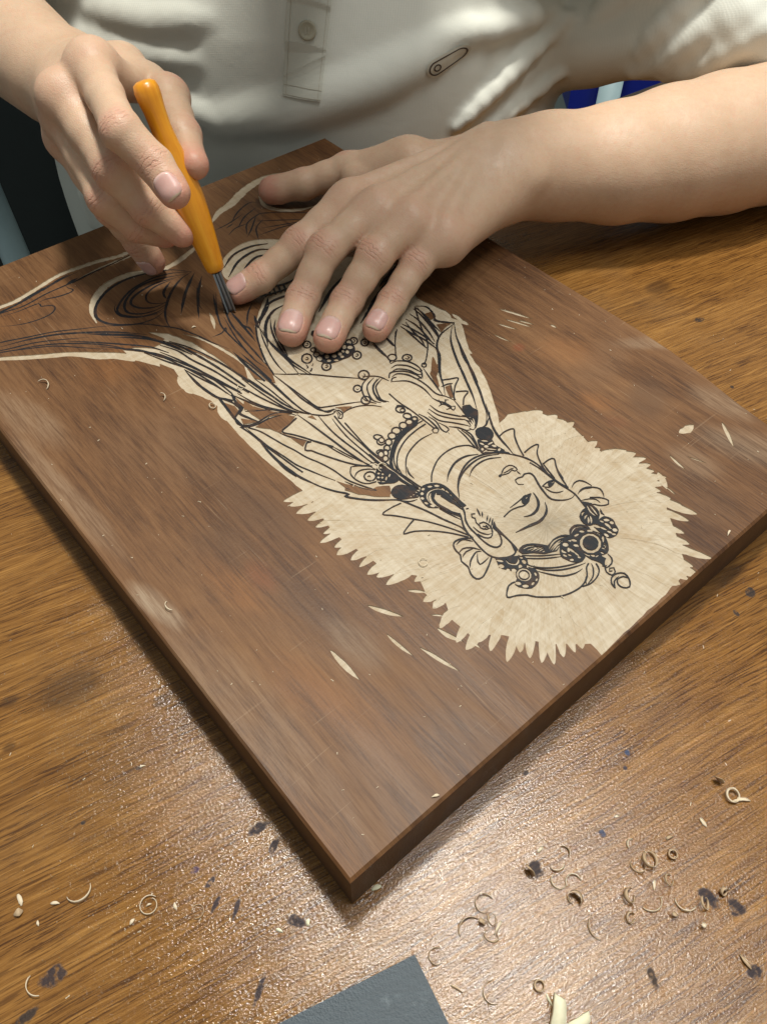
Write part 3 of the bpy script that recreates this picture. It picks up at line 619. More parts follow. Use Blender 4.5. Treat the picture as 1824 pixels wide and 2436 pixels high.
ks|0.74|b|2017,2033 2009,1940 2001,1850 2001,1809
ks|0.94|b|2238,2037 2218,1994 2192,1972 2211,1935 2257,1881
ks|0.95|b|2259,1879 2209,1871 2140,1859 2080,1825 2037,1779 2012,1732 1957,1673 1906,1613 1865,1546 1825,1493
ks|0.65|b|2043,1815 2023,1763 1952,1677 1898,1619
ks|1.06|b|2230,1868 2157,1802 2107,1734 2049,1634 2008,1552 1967,1473 1927,1395 1877,1317
ks|1.05|b|2258,1880 2188,1789 2127,1676 2074,1574 2026,1486 1985,1408 1940,1335 1890,1259 1829,1206
ks|0.71|b|2147,1727 2096,1635 2064,1544 2020,1453
ks|0.71|b|1879,1233 1829,1206 1805,1209
ks|0.89|b|1937,1314 1887,1238 1845,1170 1820,1101 1804,1026 1792,982
ks|0.52|b|1913,1263 1868,1219
ks|0.76|n|1885,1586 1927,1563 1964,1541 1910,1508 1853,1457 1839,1433
ks|0.63|b|1852,1550 1890,1543 1914,1530
ks|0.75|n|1883,1475 1932,1437 1886,1417 1845,1380
ks|0.55|b|1903,1533 1872,1491 1847,1450
kf|1||1832,1376 1871,1360 1867,1332 1874,1307 1823,1253 1778,1224 1813,1276 1806,1306 1815,1347
ps|0.55|b|1818,1286 1804,1260 1783,1239
kf|1||1764,1213 1800,1213 1829,1184 1820,1142 1788,1121 1755,1139 1739,1172
ks|0.68|b|1727,1249 1731,1208 1712,1160 1688,1107
ks|0.47|b|1715,1259 1719,1218 1709,1171 1687,1117
ks|0.52|b|1705,1277 1701,1215 1690,1160 1683,1102
kf|1||1730,1163 1754,1138 1784,1117 1770,1083 1780,1030 1784,991 1758,1022 1720,1054 1681,1086 1698,1117
pf|1||1763,1121 1758,1120 1752,1124 1745,1130 1740,1137 1737,1144 1738,1148 1743,1148 1749,1145 1756,1139 1761,1132 1764,1125
pf|1||1731,1116 1727,1116 1723,1119 1720,1125 1719,1132 1720,1138 1723,1142 1727,1142 1731,1139 1734,1133 1735,1126 1734,1120
pf|1||1778,1104 1774,1101 1767,1099 1758,1099 1750,1101 1744,1103 1743,1107 1747,1109 1754,1111 1763,1111 1771,1109 1777,1107
pf|1||1739,1096 1734,1093 1728,1093 1722,1096 1719,1100 1719,1106 1722,1111 1727,1114 1733,1114 1738,1111 1741,1107 1741,1101
pf|1||1710,1098 1705,1094 1700,1093 1696,1094 1694,1097 1695,1102 1699,1107 1704,1111 1709,1112 1713,1111 1715,1108 1713,1103
pf|1||1767,1070 1763,1069 1758,1072 1754,1077 1753,1083 1753,1089 1756,1093 1760,1094 1765,1091 1769,1086 1771,1079 1770,1073
pf|1||1757,1053 1752,1054 1743,1060 1732,1071 1723,1083 1717,1092 1717,1097 1722,1096 1731,1090 1742,1079 1751,1067 1757,1058
pf|1||1742,1051 1737,1051 1728,1057 1717,1065 1706,1075 1700,1083 1699,1087 1704,1087 1713,1082 1724,1073 1735,1063 1741,1055
pf|1||1764,1041 1758,1040 1754,1041 1752,1044 1754,1049 1757,1053 1763,1056 1769,1057 1773,1055 1775,1052 1773,1048 1770,1044
pf|1||1719,1085 1716,1082 1710,1081 1703,1080 1696,1081 1691,1082 1690,1084 1693,1087 1698,1089 1706,1089 1713,1089 1717,1087
pf|1||1783,1009 1781,1010 1778,1014 1776,1020 1774,1026 1774,1031 1775,1034 1777,1033 1780,1029 1783,1023 1784,1017 1785,1012
ks|0.44|b|1336,1721 1388,1726 1442,1710 1493,1672 1523,1634
kf|1||1291,1301 1333,1353 1387,1397 1453,1434 1504,1446 1565,1452 1598,1443 1575,1424 1506,1417 1433,1395 1368,1359 1318,1313 1294,1273
ks|0.57|n|1614,1429 1545,1430 1476,1414 1411,1386 1359,1349 1324,1308 1305,1264
ks|0.67|n|1611,1403 1547,1401 1474,1388 1409,1361 1362,1329 1322,1284 1303,1231
ks|0.43|b|1613,1444 1560,1446 1495,1435
pf|1||1604,1455 1597,1451 1589,1450 1583,1453 1579,1459 1579,1466 1582,1473 1589,1478 1596,1479 1603,1476 1607,1470 1607,1462
ks|0.74|n|1604,1455 1597,1451 1589,1450 1583,1453 1579,1459 1579,1466 1582,1473 1589,1478 1596,1479 1603,1476 1607,1470 1607,1462 1604,1455 1597,1451
pf|1||1571,1454 1563,1448 1553,1447 1544,1451 1539,1459 1539,1468 1543,1477 1552,1483 1562,1484 1570,1480 1576,1472 1576,1463
ks|0.74|n|1571,1454 1563,1448 1553,1447 1544,1451 1539,1459 1539,1468 1543,1477 1552,1483 1562,1484 1570,1480 1576,1472 1576,1463 1571,1454 1563,1448
pf|1||1533,1454 1524,1447 1513,1445 1504,1449 1498,1458 1499,1468 1504,1478 1513,1485 1524,1487 1533,1483 1539,1474 1539,1464
ks|0.73|n|1533,1454 1524,1447 1513,1445 1504,1449 1498,1458 1499,1468 1504,1478 1513,1485 1524,1487 1533,1483 1539,1474 1539,1464 1533,1454 1524,1447
pf|1||1486,1446 1476,1439 1464,1438 1454,1443 1448,1452 1447,1464 1452,1475 1462,1482 1474,1483 1485,1478 1491,1469 1492,1457
ks|0.73|n|1486,1446 1476,1439 1464,1438 1454,1443 1448,1452 1447,1464 1452,1475 1462,1482 1474,1483 1485,1478 1491,1469 1492,1457 1486,1446 1476,1439
pf|1||1446,1435 1437,1428 1426,1427 1417,1431 1411,1439 1411,1450 1416,1460 1425,1467 1436,1468 1445,1464 1451,1455 1451,1445
ks|0.72|n|1446,1435 1437,1428 1426,1427 1417,1431 1411,1439 1411,1450 1416,1460 1425,1467 1436,1468 1445,1464 1451,1455 1451,1445 1446,1435 1437,1428
pf|1||1403,1416 1394,1409 1385,1407 1377,1410 1373,1417 1374,1426 1379,1436 1388,1443 1397,1445 1405,1442 1409,1435 1408,1425
ks|0.71|n|1403,1416 1394,1409 1385,1407 1377,1410 1373,1417 1374,1426 1379,1436 1388,1443 1397,1445 1405,1442 1409,1435 1408,1425 1403,1416 1394,1409
pf|1||1371,1393 1363,1386 1354,1384 1347,1387 1343,1394 1344,1403 1349,1412 1357,1418 1366,1420 1373,1417 1377,1411 1376,1402
ks|0.71|n|1371,1393 1363,1386 1354,1384 1347,1387 1343,1394 1344,1403 1349,1412 1357,1418 1366,1420 1373,1417 1377,1411 1376,1402 1371,1393 1363,1386
pf|1||1344,1373 1335,1366 1327,1363 1320,1365 1317,1371 1319,1380 1324,1389 1333,1396 1341,1399 1348,1397 1351,1391 1349,1382
ks|0.70|n|1344,1373 1335,1366 1327,1363 1320,1365 1317,1371 1319,1380 1324,1389 1333,1396 1341,1399 1348,1397 1351,1391 1349,1382 1344,1373 1335,1366
pf|1||1321,1346 1313,1340 1305,1338 1298,1340 1294,1346 1295,1355 1300,1364 1308,1370 1316,1372 1323,1370 1327,1364 1326,1355
ks|0.69|n|1321,1346 1313,1340 1305,1338 1298,1340 1294,1346 1295,1355 1300,1364 1308,1370 1316,1372 1323,1370 1327,1364 1326,1355 1321,1346 1313,1340
pf|1||1595,1538 1586,1534 1575,1536 1566,1544 1561,1556 1562,1569 1568,1578 1578,1582 1589,1580 1598,1572 1602,1559 1601,1547
ks|0.69|n|1595,1538 1586,1534 1575,1536 1566,1544 1561,1556 1562,1569 1568,1578 1578,1582 1589,1580 1598,1572 1602,1559 1601,1547 1595,1538 1586,1534
pf|1||1590,1485 1581,1481 1572,1483 1564,1490 1560,1501 1561,1512 1567,1520 1575,1524 1585,1522 1593,1515 1597,1504 1596,1493
ks|0.68|n|1590,1485 1581,1481 1572,1483 1564,1490 1560,1501 1561,1512 1567,1520 1575,1524 1585,1522 1593,1515 1597,1504 1596,1493 1590,1485 1581,1481
pf|1||1386,1461 1377,1459 1368,1463 1361,1471 1356,1483 1356,1495 1361,1503 1369,1505 1379,1502 1386,1493 1391,1481 1390,1469
ks|0.66|n|1386,1461 1377,1459 1368,1463 1361,1471 1356,1483 1356,1495 1361,1503 1369,1505 1379,1502 1386,1493 1391,1481 1390,1469 1386,1461 1377,1459
pf|1||1380,1439 1372,1433 1361,1432 1351,1436 1346,1445 1345,1456 1350,1465 1358,1472 1369,1473 1379,1468 1385,1460 1385,1449
ks|0.65|n|1380,1439 1372,1433 1361,1432 1351,1436 1346,1445 1345,1456 1350,1465 1358,1472 1369,1473 1379,1468 1385,1460 1385,1449 1380,1439 1372,1433
pf|1||1334,1398 1329,1394 1321,1393 1312,1395 1305,1400 1302,1407 1303,1413 1308,1417 1316,1418 1325,1416 1332,1411 1336,1404
ks|0.64|n|1334,1398 1329,1394 1321,1393 1312,1395 1305,1400 1302,1407 1303,1413 1308,1417 1316,1418 1325,1416 1332,1411 1336,1404 1334,1398 1329,1394
pf|1||1322,1380 1314,1374 1305,1371 1298,1374 1295,1380 1296,1389 1301,1398 1309,1405 1318,1407 1325,1405 1328,1398 1327,1389
ks|0.64|n|1322,1380 1314,1374 1305,1371 1298,1374 1295,1380 1296,1389 1301,1398 1309,1405 1318,1407 1325,1405 1328,1398 1327,1389 1322,1380 1314,1374
pf|1||1595,1542 1590,1538 1584,1538 1579,1540 1575,1545 1575,1551 1578,1556 1583,1560 1589,1561 1594,1558 1598,1553 1598,1547
ks|0.44|n|1595,1542 1590,1538 1584,1538 1579,1540 1575,1545 1575,1551 1578,1556 1583,1560 1589,1561 1594,1558 1598,1553 1598,1547 1595,1542 1590,1538
pf|1||1384,1450 1377,1445 1369,1443 1363,1446 1359,1452 1360,1460 1364,1467 1370,1473 1378,1474 1385,1472 1388,1466 1388,1458
ks|0.48|n|1384,1450 1377,1445 1369,1443 1363,1446 1359,1452 1360,1460 1364,1467 1370,1473 1378,1474 1385,1472 1388,1466 1388,1458 1384,1450 1377,1445
ks|0.50|b|1569,1583 1590,1591 1614,1555 1612,1537
ks|0.57|b|1313,1206 1348,1253 1396,1300 1451,1325 1520,1340 1591,1335
ks|0.55|b|1352,1250 1333,1214 1330,1174
ks|0.62|n|1379,1108 1416,1145 1488,1187 1556,1201 1618,1194 1671,1162 1682,1130
ks|0.81|b|1434,1061 1475,1094 1544,1123 1610,1120 1665,1091
ks|0.71|b|1407,952 1445,1002 1499,1048 1572,1081 1639,1086 1712,1060 1765,1015 1804,956
ks|0.60|n|1312,1665 1301,1571 1289,1453 1292,1362 1297,1270 1308,1193 1318,1117 1329,1100
ks|0.50|b|1258,1598 1260,1504 1263,1413 1262,1335 1273,1257 1283,1180 1307,1119
ks|0.44|b|1267,1236 1276,1186 1289,1142 1302,1106
ks|0.39|b|1282,1215 1290,1158 1306,1111
ks|0.54|n|1152,1419 1125,1390 1118,1353 1128,1311 1150,1285 1184,1273
ks|0.50|b|1152,1419 1183,1402 1207,1377
ks|0.50|b|1118,1353 1146,1372 1177,1372 1211,1351 1226,1330
pf|1||1203,1299 1191,1290 1177,1288 1164,1294 1156,1306 1155,1320 1161,1334 1173,1342 1188,1344 1201,1338 1209,1326 1209,1312
ks|0.62|n|1203,1299 1191,1290 1177,1288 1164,1294 1156,1306 1155,1320 1161,1334 1173,1342 1188,1344 1201,1338 1209,1326 1209,1312 1203,1299 1191,1290
ks|0.40|b|1172,1323 1183,1321 1182,1312
kf|1||1230,1327 1272,1301 1286,1242 1274,1213 1241,1212 1213,1232 1185,1251 1196,1287
pf|1||1230,1300 1227,1297 1223,1297 1219,1298 1218,1301 1217,1305 1219,1309 1223,1311 1226,1312 1230,1310 1232,1307 1232,1303
pf|1||1241,1285 1238,1283 1234,1282 1231,1283 1230,1286 1230,1290 1232,1293 1235,1296 1238,1296 1241,1295 1243,1293 1243,1289
pf|1||1213,1282 1210,1279 1206,1279 1203,1280 1201,1283 1201,1287 1203,1290 1206,1293 1210,1293 1213,1292 1215,1289 1215,1285
pf|1||1225,1270 1222,1267 1218,1267 1215,1268 1214,1270 1214,1274 1216,1277 1219,1280 1223,1281 1225,1280 1227,1277 1227,1273
pf|1||1201,1260 1198,1259 1194,1261 1190,1265 1187,1269 1186,1273 1187,1276 1190,1277 1194,1275 1198,1272 1201,1267 1202,1263
pf|1||1216,1245 1213,1244 1209,1245 1205,1248 1201,1252 1199,1256 1200,1259 1202,1260 1207,1259 1211,1256 1215,1252 1217,1248
pf|1||1234,1254 1228,1250 1224,1248 1221,1248 1221,1251 1224,1256 1229,1261 1235,1265 1240,1267 1242,1267 1242,1264 1239,1259
pf|1||1256,1258 1250,1255 1246,1254 1244,1255 1245,1258 1248,1262 1253,1266 1259,1268 1263,1270 1265,1268 1265,1266 1261,1262
ps|0.63|b|1236,1374 1257,1352 1250,1332 1236,1335
ks|0.25|b|1235,1379 1260,1363 1262,1339 1250,1328 1233,1331 1225,1344
kf|1||1194,1181 1226,1195 1260,1183 1285,1145 1296,1107 1289,1085 1269,1077 1235,1097 1202,1117 1185,1148
pf|1||1284,1100 1281,1100 1279,1101 1278,1104 1278,1107 1279,1110 1281,1112 1283,1112 1285,1111 1287,1108 1287,1105 1286,1102
pf|1||1269,1102 1268,1101 1265,1099 1262,1099 1259,1099 1257,1101 1256,1102 1258,1104 1260,1105 1264,1106 1267,1105 1269,1104
pf|1||1273,1082 1271,1082 1269,1083 1268,1085 1268,1088 1268,1090 1270,1091 1271,1092 1273,1091 1275,1089 1275,1086 1274,1084
pf|1||1250,1101 1248,1099 1245,1098 1243,1098 1242,1100 1243,1103 1244,1106 1247,1108 1249,1108 1251,1108 1252,1106 1252,1103
pf|1||1301,1103 1299,1102 1296,1102 1293,1104 1291,1106 1290,1109 1291,1111 1293,1112 1296,1112 1299,1110 1301,1108 1302,1105
kf|1||1308,1109 1330,1116 1370,1103 1401,1072 1410,1032 1406,985 1401,925 1399,902 1379,903 1384,963 1375,995 1375,1036 1345,1061 1309,1051 1288,1012 1303,959 1300,970 1264,1001 1263,1042 1277,1078
pf|1||1327,1097 1324,1094 1320,1092 1315,1091 1311,1093 1308,1097 1309,1101 1312,1105 1317,1107 1322,1107 1326,1105 1328,1101
pf|1||1362,1084 1358,1082 1353,1082 1348,1084 1343,1088 1341,1093 1342,1096 1346,1099 1351,1099 1357,1096 1361,1092 1363,1088
pf|1||1389,1065 1385,1063 1379,1064 1374,1068 1370,1073 1369,1078 1371,1082 1375,1084 1380,1083 1386,1079 1389,1074 1391,1069
pf|1||1390,1031 1387,1031 1385,1034 1384,1039 1384,1045 1385,1049 1388,1051 1390,1051 1393,1048 1394,1043 1394,1037 1392,1033
pf|1||1392,1005 1390,1006 1389,1010 1389,1016 1390,1022 1392,1027 1394,1029 1396,1028 1397,1024 1397,1018 1396,1012 1394,1007
pf|1||1302,1077 1298,1074 1294,1073 1289,1075 1287,1078 1287,1083 1290,1087 1294,1090 1299,1091 1303,1090 1305,1086 1305,1081
pf|1||1283,1053 1278,1051 1274,1052 1271,1056 1270,1060 1271,1065 1274,1068 1279,1070 1283,1069 1286,1065 1287,1061 1286,1056
pf|1||1276,1018 1272,1018 1269,1020 1266,1025 1266,1031 1267,1036 1271,1039 1274,1039 1278,1037 1280,1032 1281,1026 1279,1021
pf|1||1291,988 1287,987 1282,988 1277,993 1275,998 1274,1004 1277,1008 1281,1009 1286,1008 1291,1003 1293,997 1293,992
pf|1||1299,974 1297,976 1296,979 1297,985 1298,990 1301,994 1303,996 1305,995 1306,991 1305,985 1304,980 1301,976
pf|1||1389,983 1388,983 1387,986 1387,990 1388,994 1390,997 1392,998 1394,997 1394,994 1394,990 1393,987 1391,984
ps|0.66|b|1390,983 1389,1024 1369,1058 1326,1069 1296,1046 1288,1012 1297,988
kf|1||1329,1058 1364,1053 1381,1015 1381,974 1376,913 1371,894 1366,930 1363,981 1358,1018 1340,1041 1319,1026 1313,991 1322,952 1329,918 1313,943 1301,985 1304,1023
ps|1.08|b|1350,1045 1329,1026 1325,997 1330,961 1339,929
kf|1||1350,1017 1372,1006 1370,975 1367,937 1359,956 1355,988
ks|0.70|b|1416,961 1456,1010 1511,1047 1579,1067 1650,1069 1702,1051 1741,1027
ks|0.61|b|1533,1016 1572,1039 1622,1048 1678,1040 1735,1007
ks|0.67|n|1396,989 1398,943 1399,902
ks|0.56|b|1303,959 1322,911 1338,867
ks|0.65|n|1313,943 1332,907 1343,878 1317,838 1299,799 1295,750
ks|0.71|n|1379,903 1366,875 1340,842 1325,800 1322,757 1319,722 1323,674 1341,647 1370,649 1392,675 1404,703 1410,728
ks|0.66|n|1348,890 1330,858 1303,804 1291,745 1283,685 1284,641 1298,611 1329,585 1369,573 1398,589 1405,627 1410,676 1409,714 1428,752
kf|1||1420,751 1418,722 1413,673 1408,617 1401,579 1382,580 1401,623 1405,672 1401,713 1402,736
ks|0.57|b|1386,889 1399,882
ks|0.51|n|1399,842 1385,851 1374,836 1380,823 1367,803 1366,781
ks|0.55|n|1374,790 1394,784 1401,751 1385,719 1359,703 1336,719 1326,754
ks|0.45|b|1340,795 1341,756 1359,722 1375,716
ks|0.46|b|1378,794 1361,770 1376,746 1396,740
kf|1||1386,745 1381,745 1377,749 1374,756 1374,763 1375,769 1379,773 1384,773 1388,769 1391,763 1392,755 1390,749
pf|1||1387,761 1384,762 1381,765 1378,770 1377,776 1377,781 1379,784 1382,784 1385,781 1388,775 1389,769 1389,764
pf|1||1383,744 1381,744 1378,748 1376,753 1374,758 1374,763 1375,765 1378,765 1380,761 1383,756 1384,751 1384,746
ks|0.61|b|1426,859 1407,816
ks|0.61|b|1431,831 1410,806
ks|0.60|b|1436,799 1407,777
ks|0.60|b|1438,782 1406,763
ks|0.60|b|1441,772 1402,743
ks|0.60|b|1434,755 1403,734
ks|0.66|b|1121,1184 1164,1145 1194,1115 1223,1047 1247,983 1269,909 1294,841 1298,792
ks|0.56|n|1186,1102 1134,1110 1081,1107 1118,1064 1167,999 1214,933 1261,847 1293,774
ks|0.59|n|1169,994 1120,981 1080,963 1124,944 1182,898 1238,836 1285,766
ks|0.47|b|1296,966 1311,913 1326,861
ks|0.43|b|1194,1115 1223,1083 1257,1071
ks|0.37|b|1281,868 1298,831 1303,796
ks|0.65|n|1288,755 1260,779 1224,788 1203,776 1192,748 1191,720 1171,693 1173,656 1156,620 1156,589 1182,577 1234,597 1283,624
ks|0.54|b|1216,772 1256,775 1283,737
ks|0.53|b|1188,730 1221,738 1253,719 1276,684
ks|0.53|b|1190,706 1220,717 1256,709
ks|0.53|b|1183,654 1211,673 1254,688 1273,675
ks|0.52|b|1254,681 1224,648 1220,631 1247,629 1276,633
ks|0.52|b|1176,646 1200,668 1232,685
ks|0.45|n|1658,931 1689,948 1725,948 1739,928 1736,904 1721,904 1715,918 1689,914 1663,923 1652,928
ks|0.40|b|1670,930 1695,926 1716,926 1732,921
kf|1||1652,924 1648,922 1644,921 1641,923 1639,926 1639,929 1641,933 1645,935 1649,935 1652,934 1654,931 1654,927
ks|0.45|b|1727,899 1726,874
ks|0.69|b|1694,821 1673,838 1682,865 1701,865 1721,857 1739,863 1764,850 1765,824 1746,781 1733,742 1722,694 1732,665 1769,634 1806,623 1833,633
ks|0.59|n|1749,757 1781,760 1809,753 1818,742
ks|0.44|b|1749,757 1767,734 1793,733 1818,742
kf|1||1793,733 1784,732 1776,733 1773,738 1774,745 1780,752 1788,757 1798,759 1805,757 1809,752 1807,745 1802,738
pf|1||1802,742 1800,741 1798,740 1797,741 1796,742 1797,744 1798,745 1800,747 1802,747 1803,747 1804,746 1803,744
ks|0.48|b|1751,743 1755,711 1772,688 1802,676
ks|0.57|n|1485,746 1535,752 1579,742 1610,732 1676,761
ks|0.43|b|1542,765 1598,766 1642,769 1677,763
kf|1||1638,735 1624,731 1612,733 1606,740 1606,750 1613,761 1625,770 1639,774 1651,772 1657,765 1657,755 1650,744
pf|1||1650,748 1646,747 1642,747 1641,748 1641,750 1643,753 1647,756 1651,757 1655,757 1656,756 1656,754 1653,751
kf|1||1650,763 1676,762 1652,745 1622,734
ks|1.03|b|1689,759 1677,724 1655,694 1619,676 1583,675 1553,689
ks|1.11|b|1688,686 1665,654 1632,634 1586,626 1536,637 1461,651
ks|0.63|n|1813,896 1821,837 1820,769 1820,718 1826,672 1828,629 1818,589 1807,549
ks|0.59|b|1904,819 1870,769 1851,726 1832,671
ks|0.60|b|1858,857 1841,802 1830,752
ks|0.72|n|1792,982 1821,926 1832,863 1824,776 1825,714 1835,676
ks|0.70|n|1829,1110 1869,1115 1916,1101 1882,1060 1847,1001 1823,945
ks|0.68|n|1841,957 1894,961 1930,950 1884,915 1846,852 1828,804
ks|0.62|n|1861,850 1897,851 1919,838 1883,789 1858,728
ks|0.54|b|1846,664 1875,676 1906,671 1921,646 1926,613
ks|0.54|b|1839,620 1865,630 1900,622 1926,600 1940,575 1927,545 1909,527
ks|0.49|b|1844,624 1881,625 1916,604
ks|0.57|n|1865,573 1903,537 1916,506 1899,492 1867,507 1848,535 1831,557
ks|0.38|b|1821,586 1854,570 1877,547 1877,522
ks|0.43|b|1876,564 1898,545 1909,524
kf|1||1820,579 1837,556 1838,507 1819,476 1782,460 1742,463 1727,492 1744,531 1783,546 1803,545
ps|0.80|b|1821,554 1802,514 1803,478
ps|0.80|b|1830,546 1822,513 1809,477
ps|0.80|b|1753,524 1769,534 1785,533
ps|0.80|b|1748,504 1766,513 1782,515
ps|0.79|b|1743,478 1763,492 1775,506
ps|0.79|b|1753,469 1772,485 1786,503
ks|0.66|b|1849,498 1835,478 1835,462
kf|1||1754,461 1798,462 1830,459 1845,423 1831,396 1818,368 1788,355 1752,364 1744,393 1746,430
pf|1||1831,428 1826,427 1819,429 1813,433 1809,439 1809,445 1811,450 1817,451 1823,449 1829,445 1833,438 1834,432
pf|1||1831,405 1826,404 1821,405 1818,409 1817,414 1818,419 1822,422 1827,423 1832,422 1835,418 1836,413 1835,408
pf|1||1801,437 1798,437 1795,440 1792,444 1792,449 1792,454 1795,456 1798,456 1801,453 1804,449 1805,444 1804,440
pf|1||1803,400 1799,401 1795,407 1793,415 1794,423 1796,430 1800,433 1805,432 1808,427 1810,419 1809,410 1807,403
pf|1||1811,368 1805,367 1799,369 1795,373 1794,379 1796,385 1801,389 1807,390 1813,388 1817,384 1818,378 1816,372
pf|1||1783,374 1779,374 1775,378 1772,383 1771,390 1772,395 1775,398 1779,398 1783,394 1786,389 1787,383 1786,377
pf|1||1780,400 1775,401 1771,406 1767,414 1765,423 1765,431 1768,434 1772,433 1776,428 1780,420 1782,411 1782,404
pf|1||1768,428 1762,428 1756,433 1751,440 1748,449 1748,456 1751,460 1757,461 1763,456 1768,449 1771,440 1771,433
pf|1||1791,359 1787,358 1783,359 1778,362 1775,367 1775,371 1777,375 1781,376 1785,374 1790,371 1793,366 1793,362
pf|1||1756,371 1751,372 1747,375 1746,381 1746,388 1749,394 1754,397 1758,396 1762,392 1764,386 1763,379 1760,374
pf|1||1801,391 1798,391 1795,394 1793,398 1793,402 1795,406 1797,409 1800,408 1803,406 1805,402 1805,397 1803,393
kf|1||1631,488 1652,509 1688,513 1715,494 1731,465 1724,447 1687,464 1653,470 1625,471
ps|0.52|b|1639,489 1680,500 1709,483 1718,460
kf|1||1634,478 1677,480 1717,453 1739,412 1742,379 1713,337 1683,318 1649,325 1657,297 1623,275 1608,302 1602,343 1598,375 1599,411 1599,448
pf|1||1695,458 1691,457 1686,459 1681,463 1678,468 1677,472 1679,476 1684,477 1689,476 1694,472 1697,467 1698,462
pf|1||1725,437 1720,436 1715,438 1710,442 1706,447 1705,452 1708,456 1712,457 1718,456 1723,452 1726,446 1727,441
pf|1||1732,401 1728,401 1725,404 1722,409 1721,415 1722,420 1724,423 1728,423 1732,420 1735,415 1736,409 1735,404
pf|1||1668,467 1665,464 1659,463 1652,463 1645,465 1641,468 1641,471 1644,473 1650,475 1657,474 1663,473 1667,470
pf|1||1631,446 1627,445 1621,448 1617,453 1614,459 1613,464 1616,468 1620,469 1626,466 1631,461 1633,455 1634,450
pf|1||1619,416 1615,416 1610,419 1605,425 1603,433 1603,439 1605,443 1610,443 1615,439 1620,433 1622,426 1622,420
pf|1||1606,395 1602,395 1597,397 1593,403 1591,409 1591,415 1594,418 1598,419 1603,416 1607,410 1609,404 1609,398
pf|1||1729,375 1720,369 1713,367 1708,368 1708,372 1713,377 1720,384 1729,389 1737,392 1741,391 1741,387 1736,381
pf|1||1709,348 1703,344 1698,342 1694,342 1694,345 1696,350 1701,355 1707,359 1712,361 1716,360 1716,357 1714,352
pf|1||1692,338 1689,338 1686,341 1683,346 1681,351 1680,356 1682,358 1684,358 1688,355 1691,350 1693,345 1694,340
pf|1||1668,323 1665,324 1662,327 1660,331 1660,336 1661,340 1663,342 1666,342 1669,339 1671,335 1671,330 1670,326
pf|1||1629,340 1625,340 1621,342 1617,347 1616,352 1616,357 1618,360 1622,360 1626,358 1630,353 1632,348 1631,343
pf|1||1611,355 1607,357 1604,363 1602,371 1602,380 1604,388 1608,391 1612,390 1615,384 1617,375 1617,366 1615,359
pf|1||1645,336 1643,334 1639,333 1634,333 1629,334 1626,335 1626,337 1628,339 1632,340 1637,340 1641,339 1644,338
pf|1||1662,305 1659,306 1657,309 1655,315 1654,321 1655,325 1657,327 1659,327 1662,323 1664,318 1664,312 1664,307
pf|1||1616,289 1610,290 1602,299 1595,312 1590,326 1589,338 1592,344 1598,342 1606,334 1613,320 1618,306 1619,294
pf|1||1647,285 1637,280 1630,279 1625,280 1625,284 1630,290 1639,296 1648,301 1656,303 1660,301 1660,297 1655,291
kf|1||1697,357 1665,346 1634,349 1611,366 1604,391 1613,420 1636,443 1669,454 1700,452 1723,434 1731,408 1721,380
pf|1||1688,359 1660,352 1634,357 1617,374 1613,398 1623,422 1645,441 1673,448 1700,443 1717,426 1721,402 1710,377
kf|1||1680,368 1660,365 1642,371 1632,385 1630,404 1639,421 1656,433 1676,437 1694,431 1705,416 1706,398 1697,380
ks|0.36|b|1686,353 1699,349 1711,353 1705,363
ks|0.57|b|1679,315 1675,289 1653,271 1619,271 1617,280
kf|1||1397,575 1431,583 1471,564 1502,530 1515,512 1558,520 1603,512 1631,488 1632,465 1603,475 1573,485 1525,466 1498,478 1471,490 1440,523 1398,552
ps|0.61|b|1415,567 1444,564 1476,544
ps|0.61|b|1421,554 1452,546 1479,534
ps|0.61|b|1431,539 1460,536 1493,523
ps|0.61|b|1445,527 1469,525 1495,518
ps|0.61|b|1458,515 1477,514 1494,511
ps|0.61|b|1470,502 1487,502
ps|0.61|b|1501,487 1543,495 1586,496
ps|0.61|b|1506,479 1543,488 1589,487
ps|0.61|b|1518,472 1545,479 1576,475
ps|0.62|b|1501,494 1545,509 1583,506 1618,488
ks|0.48|b|1380,559 1416,525 1465,484 1523,446
ks|0.48|b|1374,547 1405,515 1454,474 1516,434
kf|1||1569,488 1596,481 1608,455 1606,405 1593,365 1566,359 1534,379 1519,413 1519,443
pf|1||1587,456 1581,453 1574,454 1568,458 1565,464 1565,470 1569,475 1576,478 1583,477 1589,473 1592,467 1591,461
pf|1||1577,411 1573,412 1570,417 1568,425 1568,434 1570,440 1574,443 1578,442 1582,437 1583,429 1583,421 1581,414
pf|1||1572,434 1567,430 1561,428 1557,429 1556,432 1558,437 1563,442 1568,446 1574,448 1578,447 1579,444 1577,439
pf|1||1549,433 1545,433 1541,436 1537,440 1535,446 1536,451 1538,454 1542,454 1546,451 1549,447 1551,441 1551,436
pf|1||1536,418 1532,418 1529,420 1526,425 1525,430 1526,435 1528,437 1532,438 1536,435 1538,430 1539,425 1538,420
pf|1||1545,387 1541,386 1536,386 1532,389 1529,393 1528,397 1530,400 1534,402 1539,401 1544,399 1547,395 1547,391
pf|1||1576,376 1572,375 1569,376 1566,379 1565,383 1566,387 1569,390 1572,390 1576,389 1578,386 1579,382 1579,378
pf|1||1576,387 1574,389 1572,393 1571,400 1572,407 1574,413 1577,415 1579,413 1581,409 1581,402 1581,395 1579,389
pf|1||1553,407 1550,407 1547,410 1544,414 1543,419 1544,423 1546,425 1549,425 1553,423 1555,419 1556,414 1555,410
pf|1||1548,451 1545,449 1542,448 1539,449 1538,451 1539,454 1541,456 1544,458 1547,459 1550,458 1551,456 1550,453
pf|1||1608,426 1605,426 1602,429 1600,433 1600,438 1601,443 1603,445 1606,444 1609,442 1611,437 1611,432 1610,428
ks|0.56|b|1373,497 1404,453 1452,413 1510,381 1566,359
ks|0.56|b|1380,473 1415,427 1464,388 1524,359 1570,345
